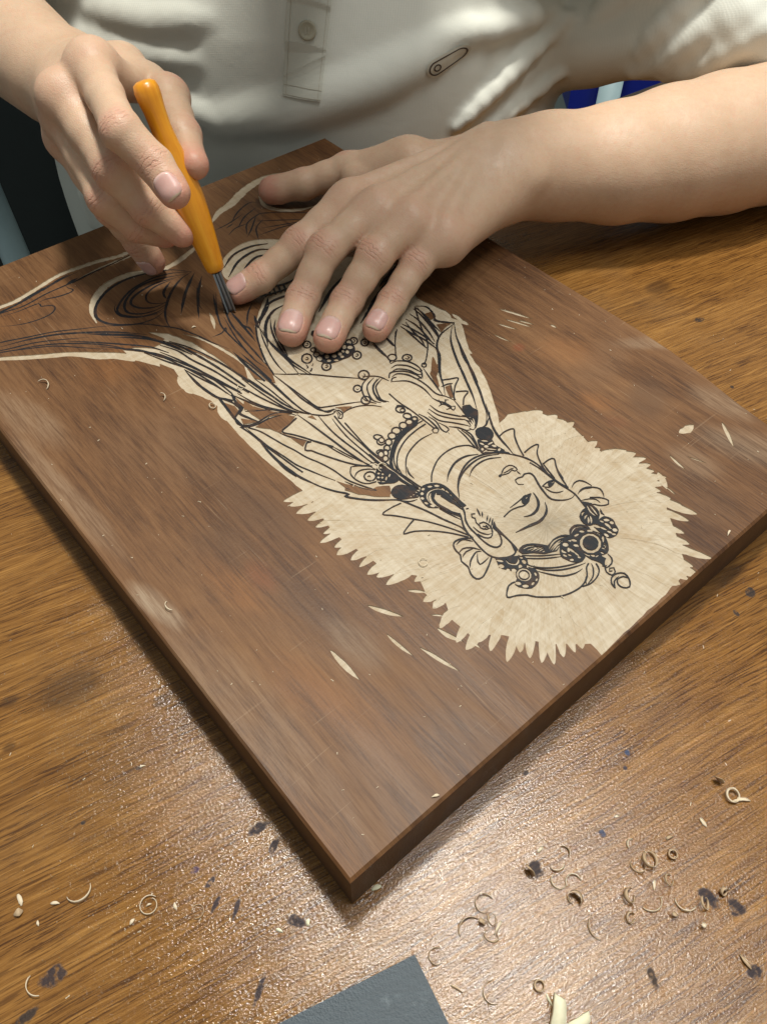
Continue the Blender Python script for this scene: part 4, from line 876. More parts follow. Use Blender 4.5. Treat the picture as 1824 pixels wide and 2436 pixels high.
ks|0.56|b|1383,446 1412,401 1447,361 1500,337 1537,334
ks|0.52|b|1392,521 1375,499 1381,480
ks|0.62|n|1270,472 1236,476 1190,441 1227,420 1262,393 1282,364 1342,314 1382,292 1428,280 1471,278 1519,293 1554,326 1578,335
ks|0.60|n|1467,274 1506,262 1551,266 1587,284 1602,314
ks|0.52|b|1490,268 1537,277 1572,304 1587,327
ks|0.51|b|1489,270 1502,287 1533,302
ks|0.52|n|1618,279 1602,257 1607,232 1631,233 1643,251 1627,261 1615,250 1625,245
ks|0.59|n|1567,180 1573,205 1598,225 1630,223 1654,203 1646,171 1618,146 1594,160 1590,184 1609,203 1638,196 1647,181
ks|0.51|b|1567,180 1590,205 1626,209
kf|1||1293,612 1324,593 1370,561 1394,548 1391,514 1364,494 1383,464 1373,430 1342,408 1300,405 1274,428 1260,463 1309,491 1297,523 1271,566 1284,591
pf|1||1308,576 1304,576 1298,579 1293,585 1289,592 1287,599 1289,602 1293,602 1298,599 1304,593 1308,586 1309,580
pf|1||1290,555 1284,553 1278,555 1273,560 1272,566 1273,572 1278,577 1284,578 1290,576 1294,572 1296,566 1294,559
pf|1||1296,526 1293,525 1289,526 1286,530 1284,534 1285,538 1288,541 1292,542 1296,541 1299,537 1300,533 1299,529
pf|1||1316,507 1311,505 1305,506 1301,510 1299,516 1299,521 1302,525 1307,527 1313,525 1317,522 1319,516 1319,511
pf|1||1291,487 1284,483 1277,483 1271,487 1268,493 1269,500 1273,506 1280,510 1288,510 1294,506 1297,500 1296,493
pf|1||1282,448 1277,446 1271,448 1266,453 1263,459 1264,465 1267,469 1272,470 1277,468 1282,464 1285,458 1285,452
pf|1||1299,420 1294,418 1288,419 1281,423 1276,428 1275,434 1277,439 1282,441 1288,440 1295,436 1300,430 1301,424
pf|1||1388,547 1385,549 1383,552 1382,558 1384,564 1387,568 1391,570 1394,569 1397,565 1397,560 1396,554 1392,549
pf|1||1385,535 1381,534 1378,535 1375,537 1374,541 1374,544 1377,547 1380,548 1383,547 1386,545 1388,541 1387,538
pf|1||1372,507 1367,508 1364,512 1364,518 1366,523 1369,528 1374,530 1379,529 1382,525 1383,520 1381,514 1377,509
pf|1||1348,505 1342,503 1337,503 1333,505 1332,509 1334,514 1339,518 1344,521 1350,521 1353,519 1354,514 1352,510
pf|1||1365,483 1362,482 1359,484 1355,488 1353,492 1353,496 1354,499 1357,499 1361,497 1364,494 1367,489 1367,485
pf|1||1370,442 1367,438 1363,435 1359,435 1357,437 1358,441 1360,446 1363,450 1367,453 1370,453 1372,451 1372,447
pf|1||1348,417 1344,416 1340,416 1339,418 1339,421 1342,423 1346,425 1350,426 1353,426 1355,424 1354,421 1352,419
pf|1||1322,413 1316,412 1312,413 1310,415 1311,418 1315,421 1320,424 1326,424 1331,424 1332,421 1331,418 1327,415
ps|0.79|b|1323,579 1318,555 1338,531 1362,539 1369,551
kf|1||1341,442 1321,436 1303,440 1290,453 1286,471 1293,489 1308,503 1328,509 1347,505 1360,493 1363,474 1356,456
pf|1||1336,443 1319,440 1304,446 1294,459 1292,475 1299,491 1313,502 1330,505 1345,500 1355,487 1357,470 1350,454
kf|1||1335,450 1322,447 1310,450 1301,459 1298,471 1302,484 1312,493 1325,497 1338,494 1347,485 1349,472 1345,460
pf|1||1333,454 1323,452 1313,454 1306,462 1303,472 1306,482 1314,490 1324,492 1335,490 1342,482 1344,472 1341,462
ks|0.57|b|1352,569 1347,559 1326,569"""

# ------------------------------------------------------------------ bench
M_TABLE = table_material()
e = Vector((math.cos(math.radians(35.9)), math.sin(math.radians(35.9)))); nrm_ = Vector((e.y,-e.x)); p0 = Vector((184.6,614.0))
tab = empty('work_table'); tag(tab, 'wood-grain laminate work table spotted with black ink stains', 'table')
def table_slab():
    c = [p0 - e*900, p0 + e*760, p0 + e*760 + nrm_*1000, p0 - e*900 + nrm_*1000]
    vs = [(q.x*MM,q.y*MM,z*MM) for z in (-26,-1.2,0) for q in (c if z<-.5 else [c[0]+(e+nrm_)*1.2, c[1]+(nrm_-e)*1.2, c[2]-(nrm_+e)*1.2, c[3]+(e-nrm_)*1.2])]
    fs = [(8,9,10,11)[::-1], (3,2,1,0)[::-1]] + [(j*4+i, j*4+(i+1)%4, (j+1)*4+(i+1)%4, (j+1)*4+i)[::-1] for j in range(2) for i in range(4)]
    return vs, fs
vs, fs = table_slab()
# upper faces point up: the corner order above runs clockwise seen from the top
obj('tabletop', vs, fs, M_TABLE, tab)
M_LEG = plain('painted_steel', (.30,.36,.36), .45)
for (a_, b_) in ((-840,60),(700,60),(-840,940),(700,940)):
    q = p0 + e*a_ + nrm_*b_; vs, fs = boxm(q.x-20,q.y-20,-725,q.x+20,q.y+20,-26.5); obj('leg', vs, fs, M_LEG, tab)

# ------------------------------------------------------------------ woodblock: relief cut from a triangulation of the drawing
def crom(p, closed, step=1.6):
    p = np.asarray(p,float); n = len(p)
    if n < 3 and not closed: 
        k = max(2,int(np.linalg.norm(p[1]-p[0])/step)); return np.linspace(p[0],p[1],k+1)
    idx = lambda i: p[i%n] if closed else (2*p[0]-p[1] if i<0 else 2*p[-1]-p[-2] if i>=n else p[i])
    out = []
    for i in range(n if closed else n-1):
        a,b,c,d = idx(i-1),idx(i),idx(i+1),idx(i+2); k = max(1,int(round(np.linalg.norm(c-b)/step)))
        for t in np.arange(k)/k: out.append(.5*((2*b)+(c-a)*t+(2*a-5*b+4*c-d)*t*t+(3*b-3*c+d-a)*t**3))
    if not closed: out.append(p[-1])
    return np.array(out)
def stroke_poly(p, w, taper):
    q = crom(p, False, 1.5); d = np.gradient(q, axis=0); d /= np.linalg.norm(d,axis=1)[:,None]+1e-9
    nn = np.stack([-d[:,1],d[:,0]],1); s = np.r_[0,np.cumsum(np.linalg.norm(np.diff(q,axis=0),axis=1))]; s /= s[-1]+1e-9
    f = np.ones(len(q))
    if taper in 'sb': f *= np.clip(.22+s/.28,0,1)
    if taper in 'eb': f *= np.clip(.22+(1-s)/.28,0,1)
    if taper != 'n': f *= .78+.42*np.sin(math.pi*s)
    f *= 1 + rng.normal(0,.08,len(q)); wv = (w*.5*f)[:,None]
    return np.r_[q+nn*wv, (q-nn*wv)[::-1]]
def leaf_poly(a, b, w):
    a, b = np.array(a), np.array(b); d = b-a; L_ = np.linalg.norm(d); d /= L_; n_ = np.array([-d[1],d[0]]); t = np.array([0,.04,.12,.26,.44,.64,.82,1.]); f = np.array([0,.27,.56,.86,1,.95,.6,0])
    bend = rng.normal(0,.03)*L_
    up = [a+d*L_*x+n_*(w*.5*y*(1+rng.normal(0,.07))+bend*x*(1-x)*4) for x,y in zip(t,f)]; lo = [a+d*L_*x+n_*(-w*.5*y*(1+rng.normal(0,.07))+bend*x*(1-x)*4) for x,y in zip(t[1:-1],f[1:-1])]
    return np.array(up+lo[::-1])
BL, BW = 400.0, 300.0
top_outline = np.array([(1.0,1.0),(299.0,1.0),(298.4,60),(293.0,36+60),(296,118),(298.8,150),(299.0,399.0),(1.0,399.0)])
top_outline = np.array([(1.0,1.2)] + [(298.6,1.2),(289.5,8),(288.5,28),(291,52),(295,74),(298,96),(298.9,120)] + [(298.9,398.8),(1.0,398.8)])
tone, lift = [], []
polys = []     # (class, polygon)   1 carved, 2 ink, 0 stained skin
for ln in ART.split('\n'):
    k, w_, tp, body = ln.split('|'); pts = np.array([[float(x)/10 for x in q.split(',')] for q in body.split()])
    cls = {'k':2,'p':1,'b':0,'g':1}[k[0]]
    if k in ('ks','ps'): polys.append((cls, stroke_poly(pts, float(w_), tp)))
    elif k == 'go': polys.append((cls, leaf_poly(pts[0], pts[1], float(w_))))
    elif int(w_): polys.append((cls, crom(pts, True, 2.0)))
    else:
        q = []                                  # straight-sided outline, roughened like a cut edge
        for a, b in zip(pts, np.roll(pts,-1,axis=0)):
            k_ = max(1,int(np.linalg.norm(b-a)/3)); q += [a+(b-a)*t for t in np.arange(k_)/k_]
        q = np.array(q); polys.append((cls, q+rng.normal(0,.12,q.shape)))
cuts = []
for i in range(210):                          # overlapping gouge strokes fanning out round the head
    a_ = rng.uniform(0,2*math.pi); r_ = rng.uniform(22,92); l_ = rng.uniform(13,26); d_ = np.array([math.cos(a_),math.sin(a_)]); c_ = np.array(HEAD)+d_*r_
    cuts.append((3, leaf_poly(c_+d_*l_, c_, rng.uniform(2.6,4.4))))
first_line = next(i for i,(c_,_) in enumerate(polys) if c_==0); polys[first_line:first_line] = cuts
lo, hi = np.array([1.0,1.2]), np.array([298.9,398.8])
V_, E_ = [], []
def add_loop(p):
    b = len(V_); V_.extend(Vector((float(x),float(y))) for x,y in p); n = len(p); E_.extend((b+i,b+(i+1)%n) for i in range(n))
add_loop(top_outline)
for _, p in polys: add_loop(np.clip(p, lo-4, hi+4))
cv, ce, cf, _, _, _ = delaunay_2d_cdt(V_, E_, [], 0, 1e-4, False)
P2 = np.array([(v.x,v.y) for v in cv]); TR = np.array(cf); cen = P2[TR].mean(1)
def wind(poly, q):
    w0 = np.zeros(len(q),int); x,y = q[:,0],q[:,1]
    for (x0,y0),(x1,y1) in zip(poly, np.roll(poly,-1,axis=0)):
        l = (x1-x0)*(y-y0)-(x-x0)*(y1-y0); w0 += ((y0<=y)&(y1>y)&(l>0)).astype(int) - ((y0>y)&(y1<=y)&(l<0)).astype(int)
    return w0
CL = np.where(wind(top_outline, cen)!=0, 0, -1); DEP = np.zeros(len(cen)); TON = np.zeros(len(cen))
for pi_, (cls, p) in enumerate(polys):
    s = np.where((cen>p.min(0)).all(1)&(cen<p.max(0)).all(1)&(CL>=0))[0]
    if len(s):
        s = s[wind(p, cen[s])!=0]
        if cls == 3: s = s[CL[s]==1]; DEP[s] = rng.uniform(.38,.54); TON[s] = rng.normal(0,1); continue    # a later cut inside the cleared ground
        CL[s] = cls
        if cls == 1: DEP[s] = .45 if len(p) > 16 else rng.uniform(.36,.56); TON[s] = 0 if len(p) > 16 else rng.normal(0,1)
lev = np.where(CL==1, TOP-DEP, TOP)
block = empty('woodblock'); tag(block, 'brown stained woodblock half carved with a crowned devotional figure in pale wood', 'woodblock')
M_BOARD, M_END, M_CARVE, M_INK = board_material(), board_material(True), carved_material(), ink_material()
def emit(name, sel, mat, z):
    t = TR[sel]; u, inv = np.unique(t, return_inverse=True); xy = P2[u]; w2 = xy[:,:1]*BU+xy[:,1:]*BV
    t = inv.reshape(-1,3); a = P2[u][t]; flip = ((a[:,1,0]-a[:,0,0])*(a[:,2,1]-a[:,0,1])-(a[:,1,1]-a[:,0,1])*(a[:,2,0]-a[:,0,0]))<0; t[flip] = t[flip][:,::-1]
    return np.c_[xy[:,0],xy[:,1],np.full(len(xy),z)]*MM, t
rotz = math.atan2(BU[1],BU[0]); block.rotation_euler = (0,0,rotz)
# block coordinates are the local frame of the block, so its textures follow it
v0, f0 = emit('skin', CL==0, M_BOARD, TOP)
n0 = len(v0)
rings = [np.array([(0,0),(300,0),(300,0.),(300,120),(300,400),(0,400)],float)]
side_v, side_f, side_m = [], [], []
base = np.array([(0.,0.)]+[(300,0),(300,8),(300,28),(300,52),(300,74),(300,96),(300,120)]+[(300,400),(0,400)])
mid_z = np.array([TOP-1.1]+[TOP-1.1,TOP-8,TOP-10,TOP-8,TOP-5,TOP-2.4,TOP-1.3]+[TOP-1.1,TOP-1.1]); nb = len(base)
for (x,y) in base: side_v.append((x*MM,y*MM,.2*MM))
for (x,y),z in zip(base,mid_z): side_v.append((x*MM,y*MM,z*MM))
for (x,y) in top_outline: side_v.append((x*MM,y*MM,TOP*MM))
for i in range(nb):
    j = (i+1)%nb; side_f += [(i,j,nb+j,nb+i),(nb+i,nb+j,2*nb+j,2*nb+i)]; side_m += [1,0]
side_f.append(tuple(range(nb))[::-1]); side_m.append(1)
allv = np.r_[v0, np.array(side_v)]; allf = [tuple(t) for t in f0] + [tuple(n0+i for i in f) for f in side_f]
obj('stained_surface', allv, allf, [M_BOARD,M_END], block, midx=[0]*len(f0)+side_m)
# carved floor and the little cliffs round it
edge = {}
for ti in np.where(CL>=0)[0]:
    t = TR[ti]
    for a,b in ((t[0],t[1]),(t[1],t[2]),(t[2],t[0])): edge.setdefault((min(a,b),max(a,b)),[]).append(ti)
sel = np.where(CL==1)[0]; v1, f1, fton = [], [], []
for dv in np.unique(DEP[sel]):                 # each cut keeps its own depth
    pick = np.zeros(len(CL),bool); m_ = sel[DEP[sel]==dv]; pick[m_] = True
    a_, t_ = emit('carved', pick, M_CARVE, TOP-dv); k = sum(len(x) for x in v1); v1.append(a_); f1 += [tuple(int(i)+k for i in t) for t in t_]; fton += list(TON[m_])
v1 = np.concatenate(v1); wv, wf, wm_ = [], [], []
for (a,b),ts in edge.items():
    ls = [lev[t] for t in ts]
    if len(ts)==2 and abs(ls[0]-ls[1])>1e-4:
        hiT = ts[0] if ls[0]>ls[1] else ts[1]; loT = ts[1] if hiT==ts[0] else ts[0]
        pa, pb = P2[a], P2[b]; off = cen[loT]-(pa+pb)/2; nl = np.array([-(pb-pa)[1],(pb-pa)[0]]); nl /= np.linalg.norm(nl)+1e-9
        if nl@off < 0: nl = -nl
        k = len(wv); zh, zl = max(ls), min(ls); wv += [(*pa,zh),(*pb,zh),(*pb,zl),(*pa,zl)]
        wf.append((k,k+1,k+2,k+3) if (np.cross(pb-pa,nl))<0 else (k+3,k+2,k+1,k)); wm_.append(2 if CL[hiT]==2 else 0)
nv = len(v1)
cg = obj('carved_ground', np.r_[v1, np.array(wv)*MM], f1+[tuple(nv+i for i in f) for f in wf], [M_CARVE, M_INK, M_BOARD], block, midx=[0]*len(f1)+wm_)
at = cg.data.attributes.new('tone','FLOAT','FACE'); at.data.foreach_set('value', np.array(fton+[0.]*len(wf),dtype=np.float32))
v2, f2 = emit('ink', CL==2, M_INK, TOP)
obj('ink_drawing', v2, [tuple(t) for t in f2], M_INK, block)

# ------------------------------------------------------------------ solid modelling by distance fields
class Grid:
    def __init__(s, xs, ys, zs): s.ax = [np.asarray(a,np.float32) for a in (xs,ys,zs)]; s.D = np.full([len(a) for a in s.ax], 60, np.float32)
    def sub(s, lo, hi):
        sl = tuple(slice(max(0,np.searchsorted(a,l)-1), min(len(a),np.searchsorted(a,h)+2)) for a,l,h in zip(s.ax,lo,hi))
        if any(x.stop-x.start < 2 for x in sl): return None, None
        return sl, np.meshgrid(*[a[x] for a,x in zip(s.ax,sl)], indexing='ij', sparse=True)
    def union(s, sl, d, k):
        a = s.D[sl]
        h = np.maximum(k-np.abs(a-d),0)/np.maximum(k,1e-3); s.D[sl] = np.minimum(a,d)-h*h*k*.25
    def carve(s, sl, d, k=1.0):
        a = s.D[sl]; d = -d; h = np.maximum(k-np.abs(a-d),0)/k; s.D[sl] = np.maximum(a,d)+h*h*k*.25
def sd_cone(g, a, b, ra, rb, flat=None):
    (X,Y,Z) = g; a = np.asarray(a,float); b = np.asarray(b,float); ab = b-a; L2 = float(ab@ab)+1e-9
    px,py,pz = X-a[0],Y-a[1],Z-a[2]; t = np.clip((px*ab[0]+py*ab[1]+pz*ab[2])/L2,0,1)
    qx,qy,qz = px-t*ab[0],py-t*ab[1],pz-t*ab[2]; d2 = qx*qx+qy*qy+qz*qz
    if flat is not None:
        n, s = flat; n = np.asarray(n,float); n = n/np.linalg.norm(n); qn = qx*n[0]+qy*n[1]+qz*n[2]; d2 = d2+(s*s-1)*qn*qn
    return (np.sqrt(d2)-(ra+t*(rb-ra))).astype(np.float32)
def sd_ell(g, c, r, rot=None):
    X,Y,Z = g[0]-c[0],g[1]-c[1],g[2]-c[2]
    if rot is not None:
        R = np.array(rot); X,Y,Z = (R[i,0]*X+R[i,1]*Y+R[i,2]*Z for i in range(3))
    k0 = np.sqrt((X/r[0])**2+(Y/r[1])**2+(Z/r[2])**2); k1 = np.sqrt((X/r[0]**2)**2+(Y/r[1]**2)**2+(Z/r[2]**2)**2)+1e-6
    return (k0*(k0-1)/k1).astype(np.float32)
def cone(G, a, b, ra, rb, k=6, flat=None):
    a,b = np.asarray(a,float),np.asarray(b,float); m = max(ra,rb)+k+8; sl,g = G.sub(np.minimum(a,b)-m, np.maximum(a,b)+m)
    if sl: G.union(sl, sd_cone(g,a,b,ra,rb,flat), k)
def ell(G, c, r, k=6, rot=None):
    m = max(r)+k+8; sl,g = G.sub(np.array(c)-m,np.array(c)+m)
    if sl: G.union(sl, sd_ell(g,c,r,rot), k)
def nets(G):
    D = G.D; S = D<0; X,Y,Z = G.ax; nx,ny,nz = D.shape
    acc = np.zeros((nx-1,ny-1,nz-1,3),np.float32) if D.size<6e6 else None
    s8 = sum(S[i:nx-1+i,j:ny-1+j,k:nz-1+k].astype(np.int8) for i in (0,1) for j in (0,1) for k in (0,1))
    cells = np.argwhere((s8>0)&(s8<8)); vid = np.full((nx-1,ny-1,nz-1),-1,np.int32); vid[tuple(cells.T)] = np.arange(len(cells))
    ps = np.zeros((len(cells),3)); cnt = np.zeros(len(cells)); ci,cj,ck = cells.T; axc = (X,Y,Z)
    for ax in range(3):
        for o1 in (0,1):
            for o2 in (0,1):
                off = [0,0,0]; oth = [i for i in range(3) if i!=ax]; off[oth[0]] = o1; off[oth[1]] = o2
                i0 = [ci+off[0],cj+off[1],ck+off[2]]; i1 = [a.copy() for a in i0]; i1[ax] = i1[ax]+1
                d0,d1 = D[tuple(i0)],D[tuple(i1)]; m = (d0<0)!=(d1<0); t = d0[m]/(d0[m]-d1[m])
                for q in range(3):
                    c0 = axc[q][i0[q][m]]
                    ps[m,q] += c0 if q!=ax else c0+t*(axc[q][i1[q][m]]-c0)
                cnt[m] += 1
    ps /= cnt[:,None]; faces = []
    for ax in range(3):
        a,b = [i for i in range(3) if i!=ax]
        if ax==1: a,b = b,a
        sh0 = [slice(None)]*3; sh1 = [slice(None)]*3; sh0[ax] = slice(0,-1); sh1[ax] = slice(1,None)
        e_ = np.argwhere(S[tuple(sh0)]!=S[tuple(sh1)]); e_ = e_[(e_[:,a]>0)&(e_[:,b]>0)&(e_[:,a]<D.shape[a]-1)&(e_[:,b]<D.shape[b]-1)]
        ua = np.zeros(3,int); ua[a] = 1; ub = np.zeros(3,int); ub[b] = 1
        q = np.stack([vid[tuple((e_-ua-ub).T)],vid[tuple((e_-ub).T)],vid[tuple(e_.T)],vid[tuple((e_-ua).T)]],1)
        ins = S[tuple(sh0)][tuple(e_.T)]; q[~ins] = q[~ins][:,::-1]; faces.append(q)
    f = np.concatenate(faces); f = f[(f>=0).all(1)]
    return ps, f
def smooth_mesh(p, f, it=2, lam=.5):
    e_ = np.concatenate([f[:,[0,1]],f[:,[1,2]],f[:,[2,3]],f[:,[3,0]]]); e_ = np.concatenate([e_,e_[:,::-1]]); cnt = np.bincount(e_[:,0],minlength=len(p))[:,None]+1e-9
    for i in range(it*2):
        avg = np.stack([np.bincount(e_[:,0],weights=p[e_[:,1],k],minlength=len(p)) for k in range(3)],1)/cnt
        p = p + (lam if i%2==0 else -lam*1.04)*(avg-p)
    return p
def probe(G, q):
    idx = []; fr = []
    for a,c in zip(G.ax, np.asarray(q,float).T):
        i = np.clip(np.searchsorted(a,c)-1,0,len(a)-2); idx.append(i); fr.append(np.clip((c-a[i])/(a[i+1]-a[i]),0,1))
    r = 0
    for i in (0,1):
        for j in (0,1):
            for k in (0,1):
                r = r + G.D[idx[0]+i,idx[1]+j,idx[2]+k]*np.where(i,fr[0],1-fr[0])*np.where(j,fr[1],1-fr[1])*np.where(k,fr[2],1-fr[2])
    return r
def axis_steps(*segs):
    out = [segs[0][0]]
    for (a,b,h) in segs:
        n = max(1,int(round((b-a)/h))); out += list(a+(b-a)*np.arange(1,n+1)/n)
    return out

# ------------------------------------------------------------------ the carver
A = lambda *v: np.array(v, float)
M_SKIN, M_NAIL, M_CLOTH = skin_material(), nail_material(), cloth_material()
person = empty('person'); tag(person, 'person in cream polo shirt pinning the block with one hand, carving with the other', 'person')
GB = Grid(axis_steps((-430,-205,6),(-205,-150,1.6),(-150,62,1.05),(62,150,1.8),(150,250,2.6),(250,430,6)),
          axis_steps((235,258,3),(258,352,1.05),(352,425,1.5),(425,480,2.6),(480,800,7)),
          axis_steps((-180,20,8),(20,26,2),(26,92,1.05),(92,156,1.15),(156,190,3),(190,620,5.5)))
joints, nails = [], []       # for skin creases, flush and nails
def finger(G, pts, rad, dorsal, k, R=15, pad=1.0, nail=True, nr=None, kj=4, wr=1.0):
    pts = [np.asarray(p,float) for p in pts]; P_ = np.array(pts); m = max(rad)+14
    sl, g = G.sub(P_.min(0)-m, P_.max(0)+m); f = None
    dn = np.asarray(dorsal,float)
    for i,(a,b,ra,rb) in enumerate(zip(pts,pts[1:],rad,rad[1:])):
        ax = (b-a)/np.linalg.norm(b-a); n = dn-ax*(dn@ax); n /= np.linalg.norm(n)
        last = i==len(pts)-2
        mid = (a+b)/2; rm = min(ra,rb)*.955
        for (p0_,p1_,r0_,r1_) in ((a,mid,ra,rm),(mid,b,rm,rb)):
            d = sd_cone(g,p0_,p1_,r0_,r1_,(n,1.07))
            if f is None: f = d
            else:
                h = np.maximum(kj-np.abs(f-d),0)/kj; f = np.minimum(f,d)-h*h*kj*.25
        if last:
            d = sd_cone(g, b-ax*3-n*1.6, b+ax*1.2-n*1.4, rb*.93, rb*.84)
            h = np.maximum(4-np.abs(f-d),0)/4; f = np.minimum(f,d)-h*h
            tipn, tipa = n, ax
    X,Y,Z = g; b0 = pts[0]; d2 = (X-b0[0])**2+(Y-b0[1])**2+(Z-b0[2])**2
    G.union(sl, f, (.9+k*np.exp(-d2/(R*R))).astype(np.float32))
    for i in range(1,len(pts)-1):
        a = pts[i+1]-pts[i-1]; a /= np.linalg.norm(a); n = dn-a*(dn@a); n /= np.linalg.norm(n); joints.append((pts[i],a,n,rad[i],(1.0 if i<len(pts)-2 else .8)*wr))
    joints.append((pts[-1]+tipa*2,tipa,tipn,rad[-1],-1))
    if nail: nails.append((pts[-1],tipa,tipn,nr or rad[-1]))
# --- trunk, neck, head, upper arms
for a,b,ra,rb in (((-66,644,-170),(-66,640,20),150,148),((-66,640,20),(-52,715,200),148,146),((-52,715,200),(-40,680,310),140,92),((-150,700,290),(70,700,290),70,70)): cone(GB,a,b,ra,rb,40,((0,1,0),1.5))
cone(GB,(-30,620,325),(2,470,392),60,54,25)
ell(GB,(9,425,455),(72,92,98),14); cone(GB,(8,400,415),(11,363,388),52,34,22); ell(GB,(11,335,432),(11,16,24),8)
ell(GB,(11,347,399),(22,10,7),6); cone(GB,(-67,433,433),(-69,429,463),13,15,5,((1,0,0),1.8)); cone(GB,(85,433,433),(87,429,463),13,15,5,((1,0,0),1.8))
for sx in (-23,43): ell(GB,(sx,341,456),(15,12,9),8)
EL_L, EL_R = A(372,494,50), A(-318,548,112)
cone(GB,(110,645,225),EL_L,48,40,20); cone(GB,(-200,620,260),EL_R,58,42,20)
# --- left forearm, lying along the bench
W_L = A(*(82.6, 398.3, 58.3))
arm = [(EL_L,42),(A(*(268.6, 471.5, 46.0)),44),(A(*(233.5, 457.0, 46.0)),43.5),(A(*(195.9, 441.0, 47.0)),41),(A(*(156.3, 424.7, 49.0)),36),(A(*(116.1, 413.9, 52.0)),31),(W_L,26.5)]
for (a,ra),(b,rb) in zip(arm,arm[1:]): cone(GB,a,b,ra,rb,5)
cone(GB,W_L+A(24,14,-3),W_L+A(-6,-12,2),24,24,14)
# --- left hand
li = [A(*p) for p in ((-11.2, 349.3, 65.3),(-37.6, 325.6, 53.3),(-60.0, 312.2, 40.8),(-71.7, 307.2, 36.3))]
lm = [A(*p) for p in ((4.6, 333.5, 70.3),(-22.8, 312.8, 58.3),(-34.9, 292.5, 41.3),(-39.5, 272.5, 36.5))]
lr = [A(*p) for p in ((22.7, 325.2, 68.3),(3.9, 308.7, 57.3),(-11.0, 291.0, 40.8),(-19.6, 267.7, 36.3))]
lp = [A(*p) for p in ((41.6, 323.2, 61.3),(26.8, 311.0, 51.3),(13.6, 292.7, 39.8),(5.4, 276.4, 35.7))]
lt = [A(*p) for p in ((23.1, 410.1, 58.3),(-14.0, 416.5, 48.3),(-42.5, 410.9, 41.3),(-61.8, 410.3, 38.3))]
for m_, r_ in ((li,11.5),(lm,11.8),(lr,11.2),(lp,10.0)):
    cone(GB, W_L+A(-8,-4,2)+(m_[0]-lm[0])*.28, m_[0]-A(0,0,3), 16, r_, 13)
cone(GB, W_L+A(-10,22,-8), A(*(23.3, 410.0, 50.3)), 19, 16, 16); cone(GB, A(*(23.3, 410.0, 50.3)), A(*(-9.0, 405.9, 48.3)), 15, 10, 14)
cone(GB, li[0]-A(0,0,6), lp[0]-A(0,0,6), 9, 8, 10); cone(GB, W_L+A(-4,-13,-4), lp[0]-A(-2,-2,6), 16, 9, 12)
for f_, g_, r_ in ((li,lm,8.5),(lm,lr,6.5),(lr,lp,6)):
    cone(GB, f_[0]*.75+f_[1]*.25-A(0,0,4), g_[0]*.75+g_[1]*.25-A(0,0,4), r_, r_, 7)
cone(GB, li[0]*.5+li[1]*.5-A(0,0,5), lm[0]*.6+lm[1]*.4-A(0,0,7), 7.5, 7, 6)
ell(GB, W_L+A(8,-20,8),(10,9,8),10)
for m_, o_ in ((li,-7),(lm,0),(lr,7),(lp,13)):                 # extensor tendons under the skin
    cone(GB, m_[0]+A(1,2,8.2), W_L+A(-14,o_*-.6,24), 2.6, 1.5, 7)
up = A(-.05,-.25,1)
finger(GB, li, (11.2,10.0,8.3,7.1), up, 10, 18); finger(GB, lm, (11.0,9.8,8.7,8.0), up, 10, 17); finger(GB, lr, (10.6,9.6,8.6,7.8), up, 10, 17); finger(GB, lp, (9.8,8.7,7.7,7.0), up, 10, 16)
finger(GB, lt, (13,11,9.8,8.6), A(.1,.75,.55), 14, 22, nail=False, wr=.4)
# --- right forearm and hand
W_R = A(*(-181.5, 411.9, 106.3))
cone(GB,EL_R,A(*(-252.9, 495.8, 110.3)),42,37,20); cone(GB,A(*(-252.9, 495.8, 110.3)),W_R,36,27,20)
ri = [A(*p) for p in ((-138.4, 356.2, 134.3),(-112.3, 298.8, 129.3),(-98.2, 292.6, 116.3),(-90.1, 283.9, 108.3))]
rm = [A(*p) for p in ((-153.6, 345.5, 124.3),(-125.3, 310.3, 104.3),(-110.4, 305.7, 86.3),(-96.9, 305.7, 73.3))]
rr = [A(*p) for p in ((-157.2, 346.9, 112.3),(-133.5, 310.6, 88.3),(-121.1, 312.1, 72.3),(-109.1, 317.7, 64.3))]
rp = [A(*p) for p in ((-162.0, 352.7, 98.3),(-137.4, 324.7, 74.3),(-129.7, 330.8, 50.3),(-124.8, 331.5, 37.3))]
rt = [A(*p) for p in ((-138.4, 407.9, 110.3),(-106.8, 374.1, 111.3),(-94.0, 339.5, 107.3),(-85.9, 319.1, 103.3))]
for m_, r_ in ((ri,12),(rm,11.5),(rr,11),(rp,10)): cone(GB, W_R+A(8,-6,2)+(m_[0]-rm[0])*.3, m_[0]+A(1,1,0), 14, r_-1, 12)
cone(GB, W_R+A(10,-2,0), A(*(-141.7, 413.8, 108.3)), 15, 13, 14); cone(GB, ri[0]+A(4,2,-8), A(*(-118.7, 389.0, 110.3)), 10, 9, 14); cone(GB, W_R+A(8,0,-2), rp[0]+A(4,4,-2), 14, 9, 12)
ell(GB, ri[0]+A(0,-2,2), (9,9,9), 8); ell(GB, rm[0]+A(-1,-2,1), (8.5,8.5,8.5), 8)
cm = A(.0,-.83,.55)
finger(GB, ri, (11.5,9.2,8.2,7.2), A(-.25,-.6,.75), 9, 16); finger(GB, rm, (11,9.8,8.8,7.6), A(-.5,-.7,.5), 9, 16, nail=False); finger(GB, rr, (10.5,8.8,8.0,7.2), A(-.6,-.6,.4), 9, 15, nail=False); finger(GB, rp, (9.5,8.3,7.4,6.8), A(-.55,-.75,.45), 9, 14)
finger(GB, rt, (12.5,11.0,9.0,6.9), A(.9,.25,.35), 14, 24, nail=False, wr=.3)
bv, bf = nets(GB); bv = smooth_mesh(bv, bf, 2)
fl = np.zeros(len(bv)); wa = np.zeros(len(bv)); wmk = np.zeros(len(bv))
